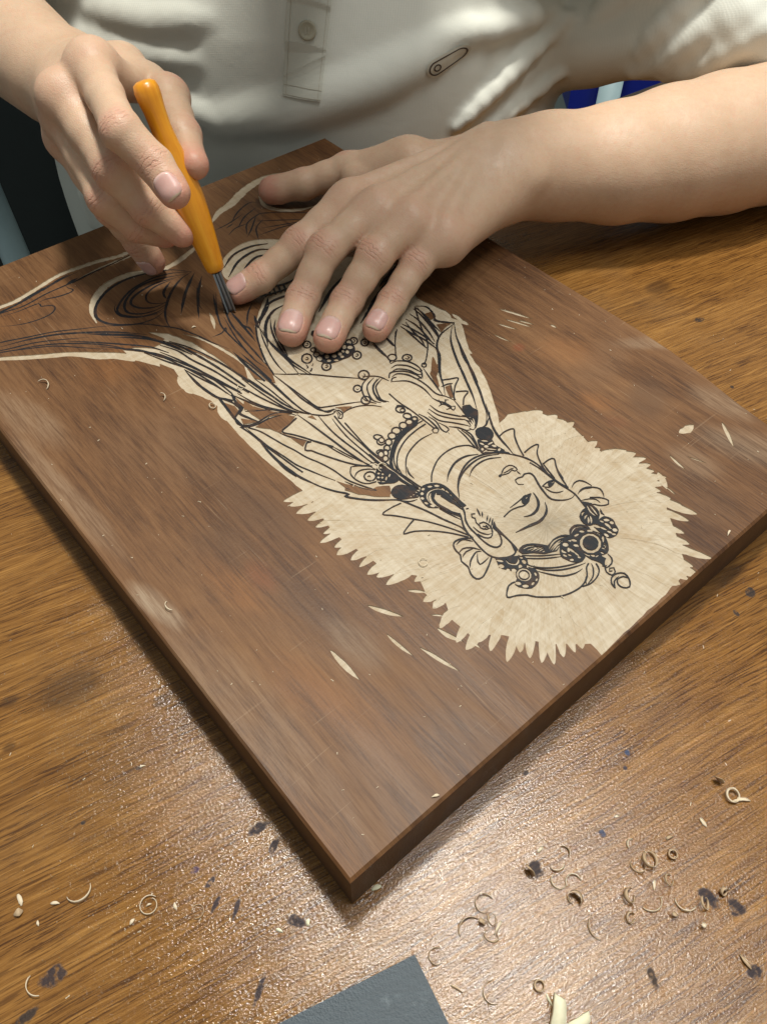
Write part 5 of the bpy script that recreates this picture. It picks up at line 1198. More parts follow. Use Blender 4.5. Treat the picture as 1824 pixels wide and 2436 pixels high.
for (c,a,n,r,s) in joints:
    near = np.where((np.abs(bv-c)<26).all(1))[0]; q = bv[near]-c; ax = q@a; dr = q@n; rad = np.linalg.norm(q-ax[:,None]*a,axis=1); on = np.clip((r+5-rad)/2.5,0,1)
    if s < 0: fl[near] = np.maximum(fl[near], .85*np.exp(-(np.maximum(0,-ax)/9)**2)*on); continue
    up_ = np.clip(dr/(r*.8)-.15,0,1)
    fl[near] = np.maximum(fl[near], .55*np.exp(-(ax/7.5)**2)*on*up_)
    m = np.exp(-(ax/3.6)**2)*on*np.clip(dr/(r*.6)-.35,0,1)*abs(s); b_ = m>wmk[near]; wa[near[b_]] = ax[b_]; wmk[near] = np.maximum(wmk[near],m)
for m_ in (li[0],lm[0],lr[0],lp[0],ri[0],rm[0],rr[0],rp[0]):
    d = np.linalg.norm(bv-m_,axis=1); fl = np.maximum(fl, .38*np.exp(-(d/15)**2))
nail_meshes = []
for (c,a,n,r) in nails:
    s_ = np.cross(n,a); L_, Wd = r*1.66, r*.79; base = c - a*(r*.92)
    near = np.where((np.abs(bv-c)<22).all(1))[0]; q = bv[near]-base; v = (q@a)/L_; u = (q@s_)/Wd; d = q@n
    rr_ = (np.abs(u)**2.6+np.abs(2*v-1)**3.2)**(1/2.9); on = (d>0)
    disp = np.where(rr_<1,-.45,np.where(rr_<1.28,.28*(1.28-rr_)/.28*np.minimum(1,(1.6-v)),0))*on
    bv[near] += disp[:,None]*n
    vs, al = [], []; N1, N2 = 12, 12
    for j in range(N2+1):
        for i in range(N1+1):
            x, y = 2*i/N1-1, 2*j/N2-1
            e_ = 3.0; k_ = max(abs(x),abs(y)); l_ = (abs(x)**e_+abs(y)**e_)**(1/e_)
            f_ = k_/l_ if l_>0 else 1; vs.append(base+a*L_*(y*f_*.5+.5)+s_*Wd*x*f_); al.append(y*f_*.5+.5)
    q = np.array(vs); t = np.full(len(q),14.0)
    for it in range(60):
        dd = probe(GB, q+n*t[:,None]); t -= np.clip(dd,-.4,1.2)*.7
    arch = .25+.35*np.array(al)
    q = q+n*(t+arch)[:,None]
    mid_ = q.reshape(N2+1,N1+1,3)
    q2 = q - n*.5; fs = [(j*(N1+1)+i,j*(N1+1)+i+1,(j+1)*(N1+1)+i+1,(j+1)*(N1+1)+i) for j in range(N2) for i in range(N1)]
    rim = [i for i in range(N1+1)]+[j*(N1+1)+N1 for j in range(1,N2+1)]+[N2*(N1+1)+i for i in range(N1-1,-1,-1)]+[j*(N1+1) for j in range(N2-1,0,-1)]
    b0 = len(q); allq = np.r_[q,q2[rim]]; nr_ = len(rim)
    fs += [(rim[(i+1)%nr_],rim[i],b0+i,b0+(i+1)%nr_) for i in range(nr_)]
    nail_meshes.append((allq, fs, np.r_[al,np.array(al)[rim]]))
body = obj('body', bv*MM, bf, M_SKIN, person, True); vattr(body,'flush',fl); vattr(body,'wrinkle_axis',wa); vattr(body,'wrinkle',wmk)
for q, fs, al in nail_meshes: vattr(obj('fingernail', q*MM, fs, M_NAIL, body, True), 'along', al)
M_HAIR = plain('black_hair', (.012,.010,.009), .45, 0, .3, 400)
GH = Grid(axis_steps((-91,109,5)),axis_steps((325,535,5)),axis_steps((340,570,5)))
ell(GH,(9,433,469),(78,96,96),10); ell(GH,(9,483,423),(66,48,60),20)
sl,g = GH.sub((-96,315,340),(110,555,570)); GH.carve(sl, sd_ell(g,(9,360,423),(80,72,64)), 8)
hv,hf = nets(GH); obj('hair', hv*MM, hf, M_HAIR, person, True)
M_EYE = plain('eye_white', (.7,.68,.64), .3); M_IRIS = plain('dark_iris', (.02,.012,.008), .2)
for sx in (-23,43):
    vs, fs = lathe([(.5,-9),(5,-7.5),(8,-4),(9,0),(8,4),(5,7.5),(.5,9)],16); e_ = obj('eye', vs, fs, M_EYE, body, True, (sx*MM,.353,.450))
# --- shirt
GS = Grid(axis_steps((-390,-282,5),(-282,150,2.5),(150,300,2.7),(300,440,6)), axis_steps((440,620,2.5),(620,800,8)), axis_steps((-165,-100,6),(-100,150,2.5),(150,230,3.6),(230,415,7)))
def scone(*a, **k): cone(GS,*a,**k)
for a,b,ra,rb in (((-66,640,-200),(-66,634,-70),222,212),((-66,634,-70),(-62,628,20),212,203),((-62,628,20),(-52,688,130),203,214),((-52,688,130),(-40,715,250),214,190),((-150,700,290),(70,700,290),84,84)): scone(a,b,ra,rb,k=30,flat=((0,1,0),1.68))
SL0, SL1 = A(120,628,208), A(340,550,104)
scone(SL0,SL1,88,66,k=30); scone(SL1,(372,535,80),66,62,k=20); scone((169.3,590.0,57.2),(262.3,512.0,94.0),24,30,k=26); scone((163.6,610.0,51.8),(163.6,610.0,51.8),24,24,k=40); scone((100,660,150),(190,612,165),50,54,k=30); scone((-190,625,250),(-292,575,160),80,68,k=28)
ax_ = (SL1-SL0)/np.linalg.norm(SL1-SL0)
# folds: soft raised ridges and valleys, given by their two ends and width
def fold(a,b,r,r2,k=16): scone(a,b,r,r2,k=k)
scone((-60,612,338),(120,604,332),58,58,k=20)        # unseen collar and shoulder bulk, added to shade the belly
FOLDS = [((142.7,582.3,77.8),(131.7,579.0,68.1),3.7,4.7,6),
 ((131.7,579.0,68.1),(119.3,568.8,60.8),4.7,5.5,6),
 ((119.3,568.8,60.8),(106.4,554.9,55.1),5.5,6.0,6),
 ((106.4,554.9,55.1),(97.1,546.1,50.0),6.0,6.2,6),
 ((97.1,546.1,50.0),(88.1,539.5,44.0),6.2,6.0,6),
 ((88.1,539.5,44.0),(79.2,533.8,37.6),6.0,5.5,6),
 ((79.2,533.8,37.6),(70.3,528.8,30.8),5.5,4.7,6),
 ((70.3,528.8,30.8),(61.5,524.5,23.6),4.7,3.7,6),
 ((142.2,575.3,40.4),(128.4,572.3,31.1),3.1,4.3,6),
 ((128.4,572.3,31.1),(112.1,556.0,27.5),4.3,5.1,6),
 ((112.1,556.0,27.5),(100.6,546.7,23.3),5.1,5.1,6),
 ((100.6,546.7,23.3),(89.5,539.2,18.3),5.1,4.3,6),
 ((89.5,539.2,18.3),(78.5,532.8,12.7),4.3,3.1,6),
 ((129.8,586.5,80.8),(113.1,570.3,82.2),4.3,6.1,10),
 ((113.1,570.3,82.2),(97.4,556.6,82.8),6.1,7.1,10),
 ((97.4,556.6,82.8),(82.4,546.0,82.4),7.1,7.1,10),
 ((82.4,546.0,82.4),(65.5,536.9,83.7),7.1,6.1,10),
 ((65.5,536.9,83.7),(49.2,529.6,84.5),6.1,4.3,10),
 ((-122.8,515.9,30.7),(-106.8,513.8,34.3),8.7,10.1,12),
 ((-106.8,513.8,34.3),(-91.2,512.4,37.5),10.1,11.4,12),
 ((-91.2,512.4,37.5),(-75.9,511.8,40.4),11.4,12.6,12),
 ((-75.9,511.8,40.4),(-60.8,511.7,42.9),12.6,13.5,12),
 ((-60.8,511.7,42.9),(-47.4,512.5,47.0),13.5,14.2,12),
 ((-47.4,512.5,47.0),(-34.2,513.7,50.8),14.2,14.5,12),
 ((-34.2,513.7,50.8),(-21.0,515.4,54.4),14.5,14.5,12),
 ((-21.0,515.4,54.4),(-8.0,517.7,57.7),14.5,14.2,12),
 ((-8.0,517.7,57.7),(4.9,520.4,60.8),14.2,13.5,12),
 ((4.9,520.4,60.8),(17.8,524.1,65.9),13.5,12.6,12),
 ((17.8,524.1,65.9),(30.7,528.8,70.5),12.6,11.4,12),
 ((30.7,528.8,70.5),(43.6,534.6,74.8),11.4,10.1,12),
 ((43.6,534.6,74.8),(56.5,541.1,78.7),10.1,8.7,12),
 ((-220.3,555.2,74.4),(-202.1,543.8,74.8),5.6,7.5,9),
 ((-202.1,543.8,74.8),(-185.1,535.3,74.2),7.5,8.9,9),
 ((-185.1,535.3,74.2),(-168.9,528.6,72.9),8.9,9.4,9),
 ((-168.9,528.6,72.9),(-152.9,523.5,73.1),9.4,8.9,9),
 ((-152.9,523.5,73.1),(-137.4,519.4,72.8),8.9,7.5,9),
 ((-137.4,519.4,72.8),(-122.1,516.2,72.2),7.5,5.6,9),
 ((-193.0,545.1,93.0),(-177.5,537.9,93.3),5.6,7.5,9),
 ((-177.5,537.9,93.3),(-162.7,532.0,93.1),7.5,8.9,9),
 ((-162.7,532.0,93.1),(-148.3,527.2,92.5),8.9,9.4,9),
 ((-148.3,527.2,92.5),(-135.0,524.3,94.1),9.4,8.9,9),
 ((-135.0,524.3,94.1),(-121.9,522.1,95.5),8.9,7.5,9),
 ((-121.9,522.1,95.5),(-109.1,520.4,96.7),7.5,5.6,9),
 ((-157.1,520.7,46.8),(-133.6,514.4,43.4),5.0,7.9,8),
 ((-133.6,514.4,43.4),(-122.4,511.9,38.9),7.9,7.9,8),
 ((-122.4,511.9,38.9),(-111.3,509.9,34.2),7.9,5.0,8),
 ((162.0,575.3,80.4),(170.2,574.8,88.2),4.3,7.3,8),
 ((170.2,574.8,88.2),(175.9,565.1,98.8),7.3,4.3,8),
 ((189.6,540.9,70.7),(195.6,536.5,81.5),4.3,6.4,8),
 ((195.6,536.5,81.5),(201.6,532.8,91.6),6.4,7.3,8),
 ((201.6,532.8,91.6),(207.6,528.8,102.9),7.3,6.4,8),
 ((207.6,528.8,102.9),(213.0,524.0,114.1),6.4,4.3,8),
 ((190.5,546.6,54.4),(205.3,528.0,69.3),4.3,5.8,8),
 ((205.3,528.0,69.3),(210.7,521.5,78.9),5.8,6.9,8),
 ((210.7,521.5,78.9),(216.3,516.5,87.7),6.9,7.3,8),
 ((216.3,516.5,87.7),(222.0,512.4,95.8),7.3,6.9,8),
 ((222.0,512.4,95.8),(228.3,509.7,106.7),6.9,5.8,8),
 ((228.3,509.7,106.7),(234.7,508.0,116.9),5.8,4.3,8),
 ((209.3,532.3,58.3),(218.4,519.4,67.4),4.3,5.8,8),
 ((218.4,519.4,67.4),(227.5,508.5,75.5),5.8,6.9,8),
 ((227.5,508.5,75.5),(234.0,500.0,86.7),6.9,7.3,8),
 ((234.0,500.0,86.7),(241.0,493.7,96.6),7.3,6.9,8),
 ((241.0,493.7,96.6),(247.5,490.5,104.6),6.9,5.8,8),
 ((247.5,490.5,104.6),(255.1,490.2,111.4),5.8,4.3,8),
 ((229.4,504.7,95.1),(234.9,501.6,103.1),4.3,6.9,8),
 ((234.9,501.6,103.1),(240.5,499.5,110.6),6.9,6.9,8),
 ((240.5,499.5,110.6),(246.5,498.5,117.6),6.9,4.3,8),
 ((-3009.5,6555.6,-3723.1),(-2951.3,6452.5,-3893.1),5.0,5.0,10),
 ((-243.8,557.9,-51.3),(-242.5,556.2,-75.9),3.7,3.7,9),
 ((-216.8,539.3,-52.7),(-213.7,537.3,-72.7),3.7,3.7,9),
 ((-3336.5,6517.3,-4035.4),(-3150.0,6548.6,-3968.5),3.7,6.2,8),
 ((-3150.0,6548.6,-3968.5),(-2883.9,6398.1,-3787.2),6.2,3.7,8)]
for a,b,r,r2,k in FOLDS: fold(A(*a),A(*b),r,r2,k)
for a,b,r,k in []:
    a,b = A(*a),A(*b); sl,g = GS.sub(np.minimum(a,b)-r-k-8,np.maximum(a,b)+r+k+8)
    if sl: GS.carve(sl, sd_cone(g,a,b,r,r), k)
sv,sf = nets(GS); sv = smooth_mesh(sv, sf, 3); shirt = obj('shirt', sv*MM, sf, M_CLOTH, person, True)
def on_shirt(x, z, off=.5, y0=430.):
    q = np.array([[x,y0,z]],float)
    for i in range(90):
        d = probe(GS,q)[0]; q[0,1] += max(.12,min(8,d*.8))
        if d < .15: break
    return q[0]+A(0,-off,0)
def patch(name, outline_fn, nu, nv, mat, parent, off=.8, thick=.9):
    vs = []
    for j in range(nv+1):
        for i in range(nu+1):
            x,z = outline_fn(i/nu,j/nv); vs.append(on_shirt(x,z,off))
    n = len(vs); back = [v+A(0,thick,0) for v in vs]; W1 = nu+1
    fs = [(j*W1+i,j*W1+i+1,(j+1)*W1+i+1,(j+1)*W1+i) for j in range(nv) for i in range(nu)]
    rim = list(range(W1))+[j*W1+nu for j in range(1,nv+1)]+[nv*W1+i for i in range(nu-1,-1,-1)]+[j*W1 for j in range(nv-1,0,-1)]
    fs += [(rim[(i+1)%len(rim)],rim[i],n+rim[i],n+rim[(i+1)%len(rim)]) for i in range(len(rim))]
    return obj(name, np.array(vs+back)*MM, fs, mat, parent, False)
def xz(p): return (p[0],p[2])
pl = [tuple(p) for p in ((-54.40,115.14),(-25.48,114.66),(-35.41,55.46),(-61.50,57.48))]
bil = lambda q: (lambda u,v: tuple((q[3][i]*(1-u)+q[2][i]*u)*(1-v)+(q[0][i]*(1-u)+q[1][i]*u)*v for i in (0,1)))
M_CLOTH2 = cloth_material('cream_pique_placket',(.53,.53,.455),(.62,.62,.54)); M_THREAD = plain('seam_thread',(.46,.43,.34),.8)
placket = patch('placket', bil(pl), 16, 60, M_CLOTH2, shirt, 2.2, 3.0)
def seam(name, pts, w, mat, parent, off=1.3, y0=430.):
    vs = []
    P_ = crom(np.array(pts,float), False, 2.0); d = np.gradient(P_,axis=0); d /= np.linalg.norm(d,axis=1)[:,None]; nn = np.stack([-d[:,1],d[:,0]],1)
    for p,n in zip(P_,nn):
        for s_ in (-1,0,1):
            q = p+n*s_*w*.5; vs.append(on_shirt(q[0],q[1],off if s_==0 else off-.5,y0))
    fs = [(i*3+j,i*3+j+1,i*3+j+4,i*3+j+3) for i in range(len(P_)-1) for j in range(2)]
    return obj(name, np.array(vs)*MM, fs, mat, parent, True)
lerp = lambda a,b,t: tuple(x*(1-t)+y*t for x,y in zip(a,b))
for a,b in ((lerp(pl[0],pl[1],.08),lerp(pl[3],pl[2],.08)),(lerp(pl[0],pl[1],.92),lerp(pl[3],pl[2],.92)),(lerp(pl[3],pl[0],.10),lerp(pl[2],pl[1],.10)),(lerp(pl[3],pl[0],.015),lerp(pl[2],pl[1],.015))): seam('seam',[a,b],.55,M_THREAD,placket,2.55)
bc = ((-42.86,93.90),(-42.87,93.65))[0]; q0 = on_shirt(bc[0],bc[1],3.0)
M_BTN = plain('horn_button',(.40,.37,.27),.35)
vs, fs = lathe([(0.3,-.6),(5.6,-.6),(6.0,0),(5.8,.9),(4.6,1.2),(4.1,.75),(.3,.6)],28); btn = obj('button', vs, fs, M_BTN, shirt, True, tuple(q0*MM)); btn.rotation_euler = (math.radians(66),0,0)
for dx in (-1.1,1.1):
    vs, fs = boxm(dx-.45,-2.0,.6,dx+.45,2.0,1.25); obj('stitch', vs, fs, M_THREAD, btn)
# embroidered badge: a slanting capsule with a ring in its lower end
ba, bb = [A(p[0],0,p[1]) for p in ((44.23,67.71),(59.68,73.57))]; d2 = np.array([bb[0]-ba[0],bb[2]-ba[2]]); L2 = np.linalg.norm(d2); d2 /= L2; n2_ = np.array([-d2[1],d2[0]]); R2 = 5.2
def caps(r, n=16): return [np.array([ba[0],ba[2]])+n2_*r*math.cos(t)-d2*r*math.sin(t) for t in np.linspace(0,math.pi,n)]+[np.array([bb[0],bb[2]])-n2_*r*.8*math.cos(t)+d2*r*1.3*math.sin(t) for t in np.linspace(0,math.pi,n)]
M_BROWN = plain('brown_thread',(.075,.048,.032),.8); M_PALE = plain('pale_badge_felt',(.60,.57,.47),.9)
def ring_mesh(name, o1, o2, mat, parent, off):
    n = len(o1); vs = [on_shirt(p[0],p[1],off) for p in o1]+[on_shirt(p[0],p[1],off) for p in o2]
    return obj(name, np.array(vs)*MM, [(i,(i+1)%n,n+(i+1)%n,n+i) for i in range(n)], mat, parent, True)
def disc_mesh(name, o, mat, parent, off):
    c_ = np.mean(o,axis=0); n = len(o); mid = [c_+(p-c_)*.5 for p in o]; vs = [on_shirt(p[0],p[1],off-.3) for p in o]+[on_shirt(p[0],p[1],off) for p in mid]+[on_shirt(c_[0],c_[1],off)]
    return obj(name, np.array(vs)*MM, [(i,(i+1)%n,n+(i+1)%n,n+i) for i in range(n)]+[(n+i,n+(i+1)%n,2*n) for i in range(n)], mat, parent, True)
badge = disc_mesh('badge', caps(R2+1.6), M_PALE, shirt, 1.5); ring_mesh('badge_outline', caps(R2), caps(R2-1.0), M_BROWN, badge, 1.9)
cir = lambda r: [np.array([ba[0],ba[2]])+d2*.8+np.array([r*math.cos(t),r*math.sin(t)]) for t in np.linspace(0,2*math.pi,20,endpoint=False)]
ring_mesh('badge_ring', cir(2.7), cir(1.7), M_BROWN, badge, 1.9)
# trousers under the bench
GT = Grid(axis_steps((-330,190,9)),axis_steps((60,760,9)),axis_steps((-760,-120,9)))
cone(GT,(-66,650,-190),(-66,640,-150),150,150,20,((0,1,0),1.4))
for sx in (-165,35): cone(GT,(sx,620,-215),(sx*1.1,210,-200),84,66,20); cone(GT,(sx*1.1,210,-200),(sx*1.1,230,-700),64,46,20); 
tv,tf = nets(GT); obj('trousers', tv*MM, tf, plain('dark_trousers',(.03,.033,.036),.9), person, True)

# ------------------------------------------------------------------ the gouge
g0, g1 = A(*(-75.4, 297.3, 28.7)), A(*(-105.2, 325.9, 140.3))
chisel = empty('carving_gouge', tuple(g0*MM)); tag(chisel, 'small carving gouge with amber lacquered wooden handle and steel blade', 'gouge')
axg = Vector(tuple((g1-g0)/np.linalg.norm(g1-g0))); LEN = float(np.linalg.norm(g1-g0))
xg = Vector(_B) - axg*axg.dot(_B); xg.normalize(); yg = axg.cross(xg)      # local x looks towards the photographer's side
chisel.rotation_euler = Matrix(((xg.x,yg.x,axg.x),(xg.y,yg.y,axg.y),(xg.z,yg.z,axg.z))).to_euler()
HB = LEN*.205; HL = LEN-HB
prof = [(2.2,-.2),(4.0,0),(4.9,.012),(5.4,.05),(6.9,.2),(8.0,.34),(8.2,.44),(7.4,.57),(5.7,.70),(5.1,.78),(5.4,.86),(6.1,.92),(6.2,.955),(5.4,.985),(3.4,.997),(1.0,1.0)]
pr = [(r,HB+s*HL if s>0 else HB+s) for r,s in prof]; vs, fs = lathe(pr,40); obj('handle', vs, fs, handle_material(), chisel, True)
M_STEEL = NT('tool_steel'); M_STEEL = M_STEEL.out(color=(.30,.33,.36), metal=1.0, rough=.28, normal=M_STEEL.bump(M_STEEL.noise(M_STEEL.mapv(M_STEEL.tc,scale=(900,900,30)),1,2),.15,.0004))
vs, fs = [], []; NS = 12
for j,(z,r,th) in enumerate(((0.2,2.35,.35),(1.4,2.5,.8),(10,2.45,.9),(HB*.6,2.4,1.0),(HB+3,2.3,1.1))):
    for i in range(NS+1):
        t = math.radians(-100+200*i/NS)+math.pi; vs.append((r*math.cos(t)*MM+.0008, r*math.sin(t)*MM, z*MM))
    for i in range(NS+1):
        t = math.radians(100-200*i/NS)+math.pi; q = r-th; vs.append((q*math.cos(t)*MM+.0008, q*math.sin(t)*MM, z*MM))
K_ = 2*(NS+1)
for j in range(4):
    for i in range(K_): fs.append((j*K_+i,j*K_+(i+1)%K_,(j+1)*K_+(i+1)%K_,(j+1)*K_+i))
for i in range(NS): fs.append((i,K_-1-i,K_-2-i,i+1)); 
obj('blade', vs, fs, M_STEEL, chisel, False)
vs, fs = lathe([(1.2,HB-1.5),(3.2,HB-.8),(3.4,HB+.5)],24); obj('socket', vs, fs, plain('dark_socket',(.02,.014,.008),.5), chisel, True)

# ------------------------------------------------------------------ slate-blue sheet, pale offcut
M_SHEET = NT('slate_sheet'); q_ = M_SHEET; n_ = q_.noise(q_.mapv(q_.tc,rot=(0,0,-.5),scale=(160,900,1)),1,3); w_ = q_.ramp(q_.noise(q_.tc,90,5,.75),.58,.80)
sc_ = q_.mix(n_,(.024,.037,.047),(.052,.074,.090)); sc_ = q_.mix(q_.math('MULTIPLY',w_,.35),sc_,(.32,.38,.40)); M_SHEET = q_.out(color=sc_,rough=.55,normal=q_.bump(q_.noise(q_.tc,1300,2),.35,.0006))
c0,c1,c2 = A(*(21.7, -16.0, 1.2)),A(*(33.3, -37.5, 1.2)),A(*(-24.5, -37.0, 1.2))
ea = (c1-c0)/np.linalg.norm(c1-c0); eb = (c2-c0)/np.linalg.norm(c2-c0)
pts = [c0, c0+ea*75, c0+ea*75+eb*110, c0+eb*110]; vs = [(p[0]*MM,p[1]*MM,z*MM) for z in (.15,1.2) for p in pts]
sheet = obj('slate_sheet', vs, [(0,1,2,3)[::-1],(4,5,6,7)]+[(i,(i+1)%4,4+(i+1)%4,4+i) for i in range(4)], M_SHEET); tag(sheet,'slate-blue abrasive sheet lying flat at the near edge of the table','sheet')
bm = bmesh.new(); bm.from_mesh(sheet.data); bmesh.ops.recalc_face_normals(bm, faces=bm.faces); bm.to_mesh(sheet.data); bm.free()

# ------------------------------------------------------------------ shavings
M_SH = [shaving_material('pale_shaving',(.60,.49,.34),(.72,.62,.46)), shaving_material('tan_shaving',(.38,.265,.155),(.52,.39,.25)), shaving_material('ivory_chip',(.66,.62,.42),(.78,.74,.55))]
def curl(R, turns, width, pitch=.0, taper=.6, th=.25, n=None, lean=0.0, spiral=.75):
    n = n or max(10,int(turns*18)); vs, fs = [], []
    for i in range(n+1):
        s = i/n; a = 2*math.pi*turns*s; r = R*(1-(1-spiral)*s*turns/max(1,turns)); wd = width*min(1,.25+s/.2,.25+(1-s)/taper if taper>0 else 1)
        c_, s_ = math.cos(a), math.sin(a)
        for rr_,zz in ((r,-wd/2),(r,wd/2),(r-th,wd/2),(r-th,-wd/2)): vs.append((rr_*c_*MM, rr_*s_*MM, (zz+pitch*s*turns+rr_*lean*c_)*MM))
    for i in range(n):
        for j in range(4): fs.append((i*4+j,i*4+(j+1)%4,(i+1)*4+(j+1)%4,(i+1)*4+j))
    fs += [(3,2,1,0),(n*4,n*4+1,n*4+2,n*4+3)]; return vs, fs
def chip(L_, W_, th=.4, bend=.12, n=8):
    vs, fs = [], []; skew = random.choice((.6,1.0,1.7))
    for i in range(n+1):
        s = i/n; wd = W_*.5*(math.sin(math.pi*min(.96,max(.04,s**skew)))**.6)*random.uniform(.78,1.15); z = bend*L_*math.sin(math.pi*s)
        for x,zz in ((-wd,0),(wd,0),(wd*.9,th),(-wd*.9,th)): vs.append(((s-.5)*L_*MM, (x+.12*L_*math.sin(2.2*s))*MM, (z+zz)*MM))
    for i in range(n):
        for j in range(4): fs.append((i*4+j,i*4+(j+1)%4,(i+1)*4+(j+1)%4,(i+1)*4+j))
    fs += [(3,2,1,0),(n*4,n*4+1,n*4+2,n*4+3)]; return vs, fs
def stick(L_, W_, H_, bend=.08, n=6):
    vs, fs = [], []
    for i in range(n+1):
        s = i/n; z = bend*L_*math.sin(math.pi*s); w_ = W_*.5*(1 if 0<i<n else .8)*(1+.10*math.sin(5*s+1)); sk = (.25*W_ if i==n else 0)
        for x,zz in ((-w_,0),(w_,0),(w_*.94,H_),(-w_*.9,H_*.8)): vs.append(((s*L_+(sk if x>0 else 0))*MM, (x+.05*L_*s*s)*MM, (z+zz)*MM))
    for i in range(n):
        for j in range(4): fs.append((i*4+j,i*4+(j+1)%4,(i+1)*4+(j+1)%4,(i+1)*4+j))
    fs += [(3,2,1,0),(n*4,n*4+1,n*4+2,n*4+3)]; return vs, fs
def put(shape, p, rot, mat, label, cat, group):
    vs, fs = shape; q = np.array(vs)*.88; E_ = Matrix.Rotation(rot[2],3,'Z')@Matrix.Rotation(rot[1],3,'Y')@Matrix.Rotation(rot[0],3,'X'); q = q@np.array(E_).T; z0 = q[:,2].min()
    name = {'shaving':'wood_shaving','chip':'wood_chip'}[cat]
    o = obj(name, q-np.array([0,0,z0]), fs, M_SH[mat], None, True, (p[0]*MM,p[1]*MM,p[2]*MM+.00015)); return tag(o,label,cat,group)
GA, GBk, GC = 'shavings on the near right of the table', 'shavings on the near left of the table', 'shavings lying on the woodblock'
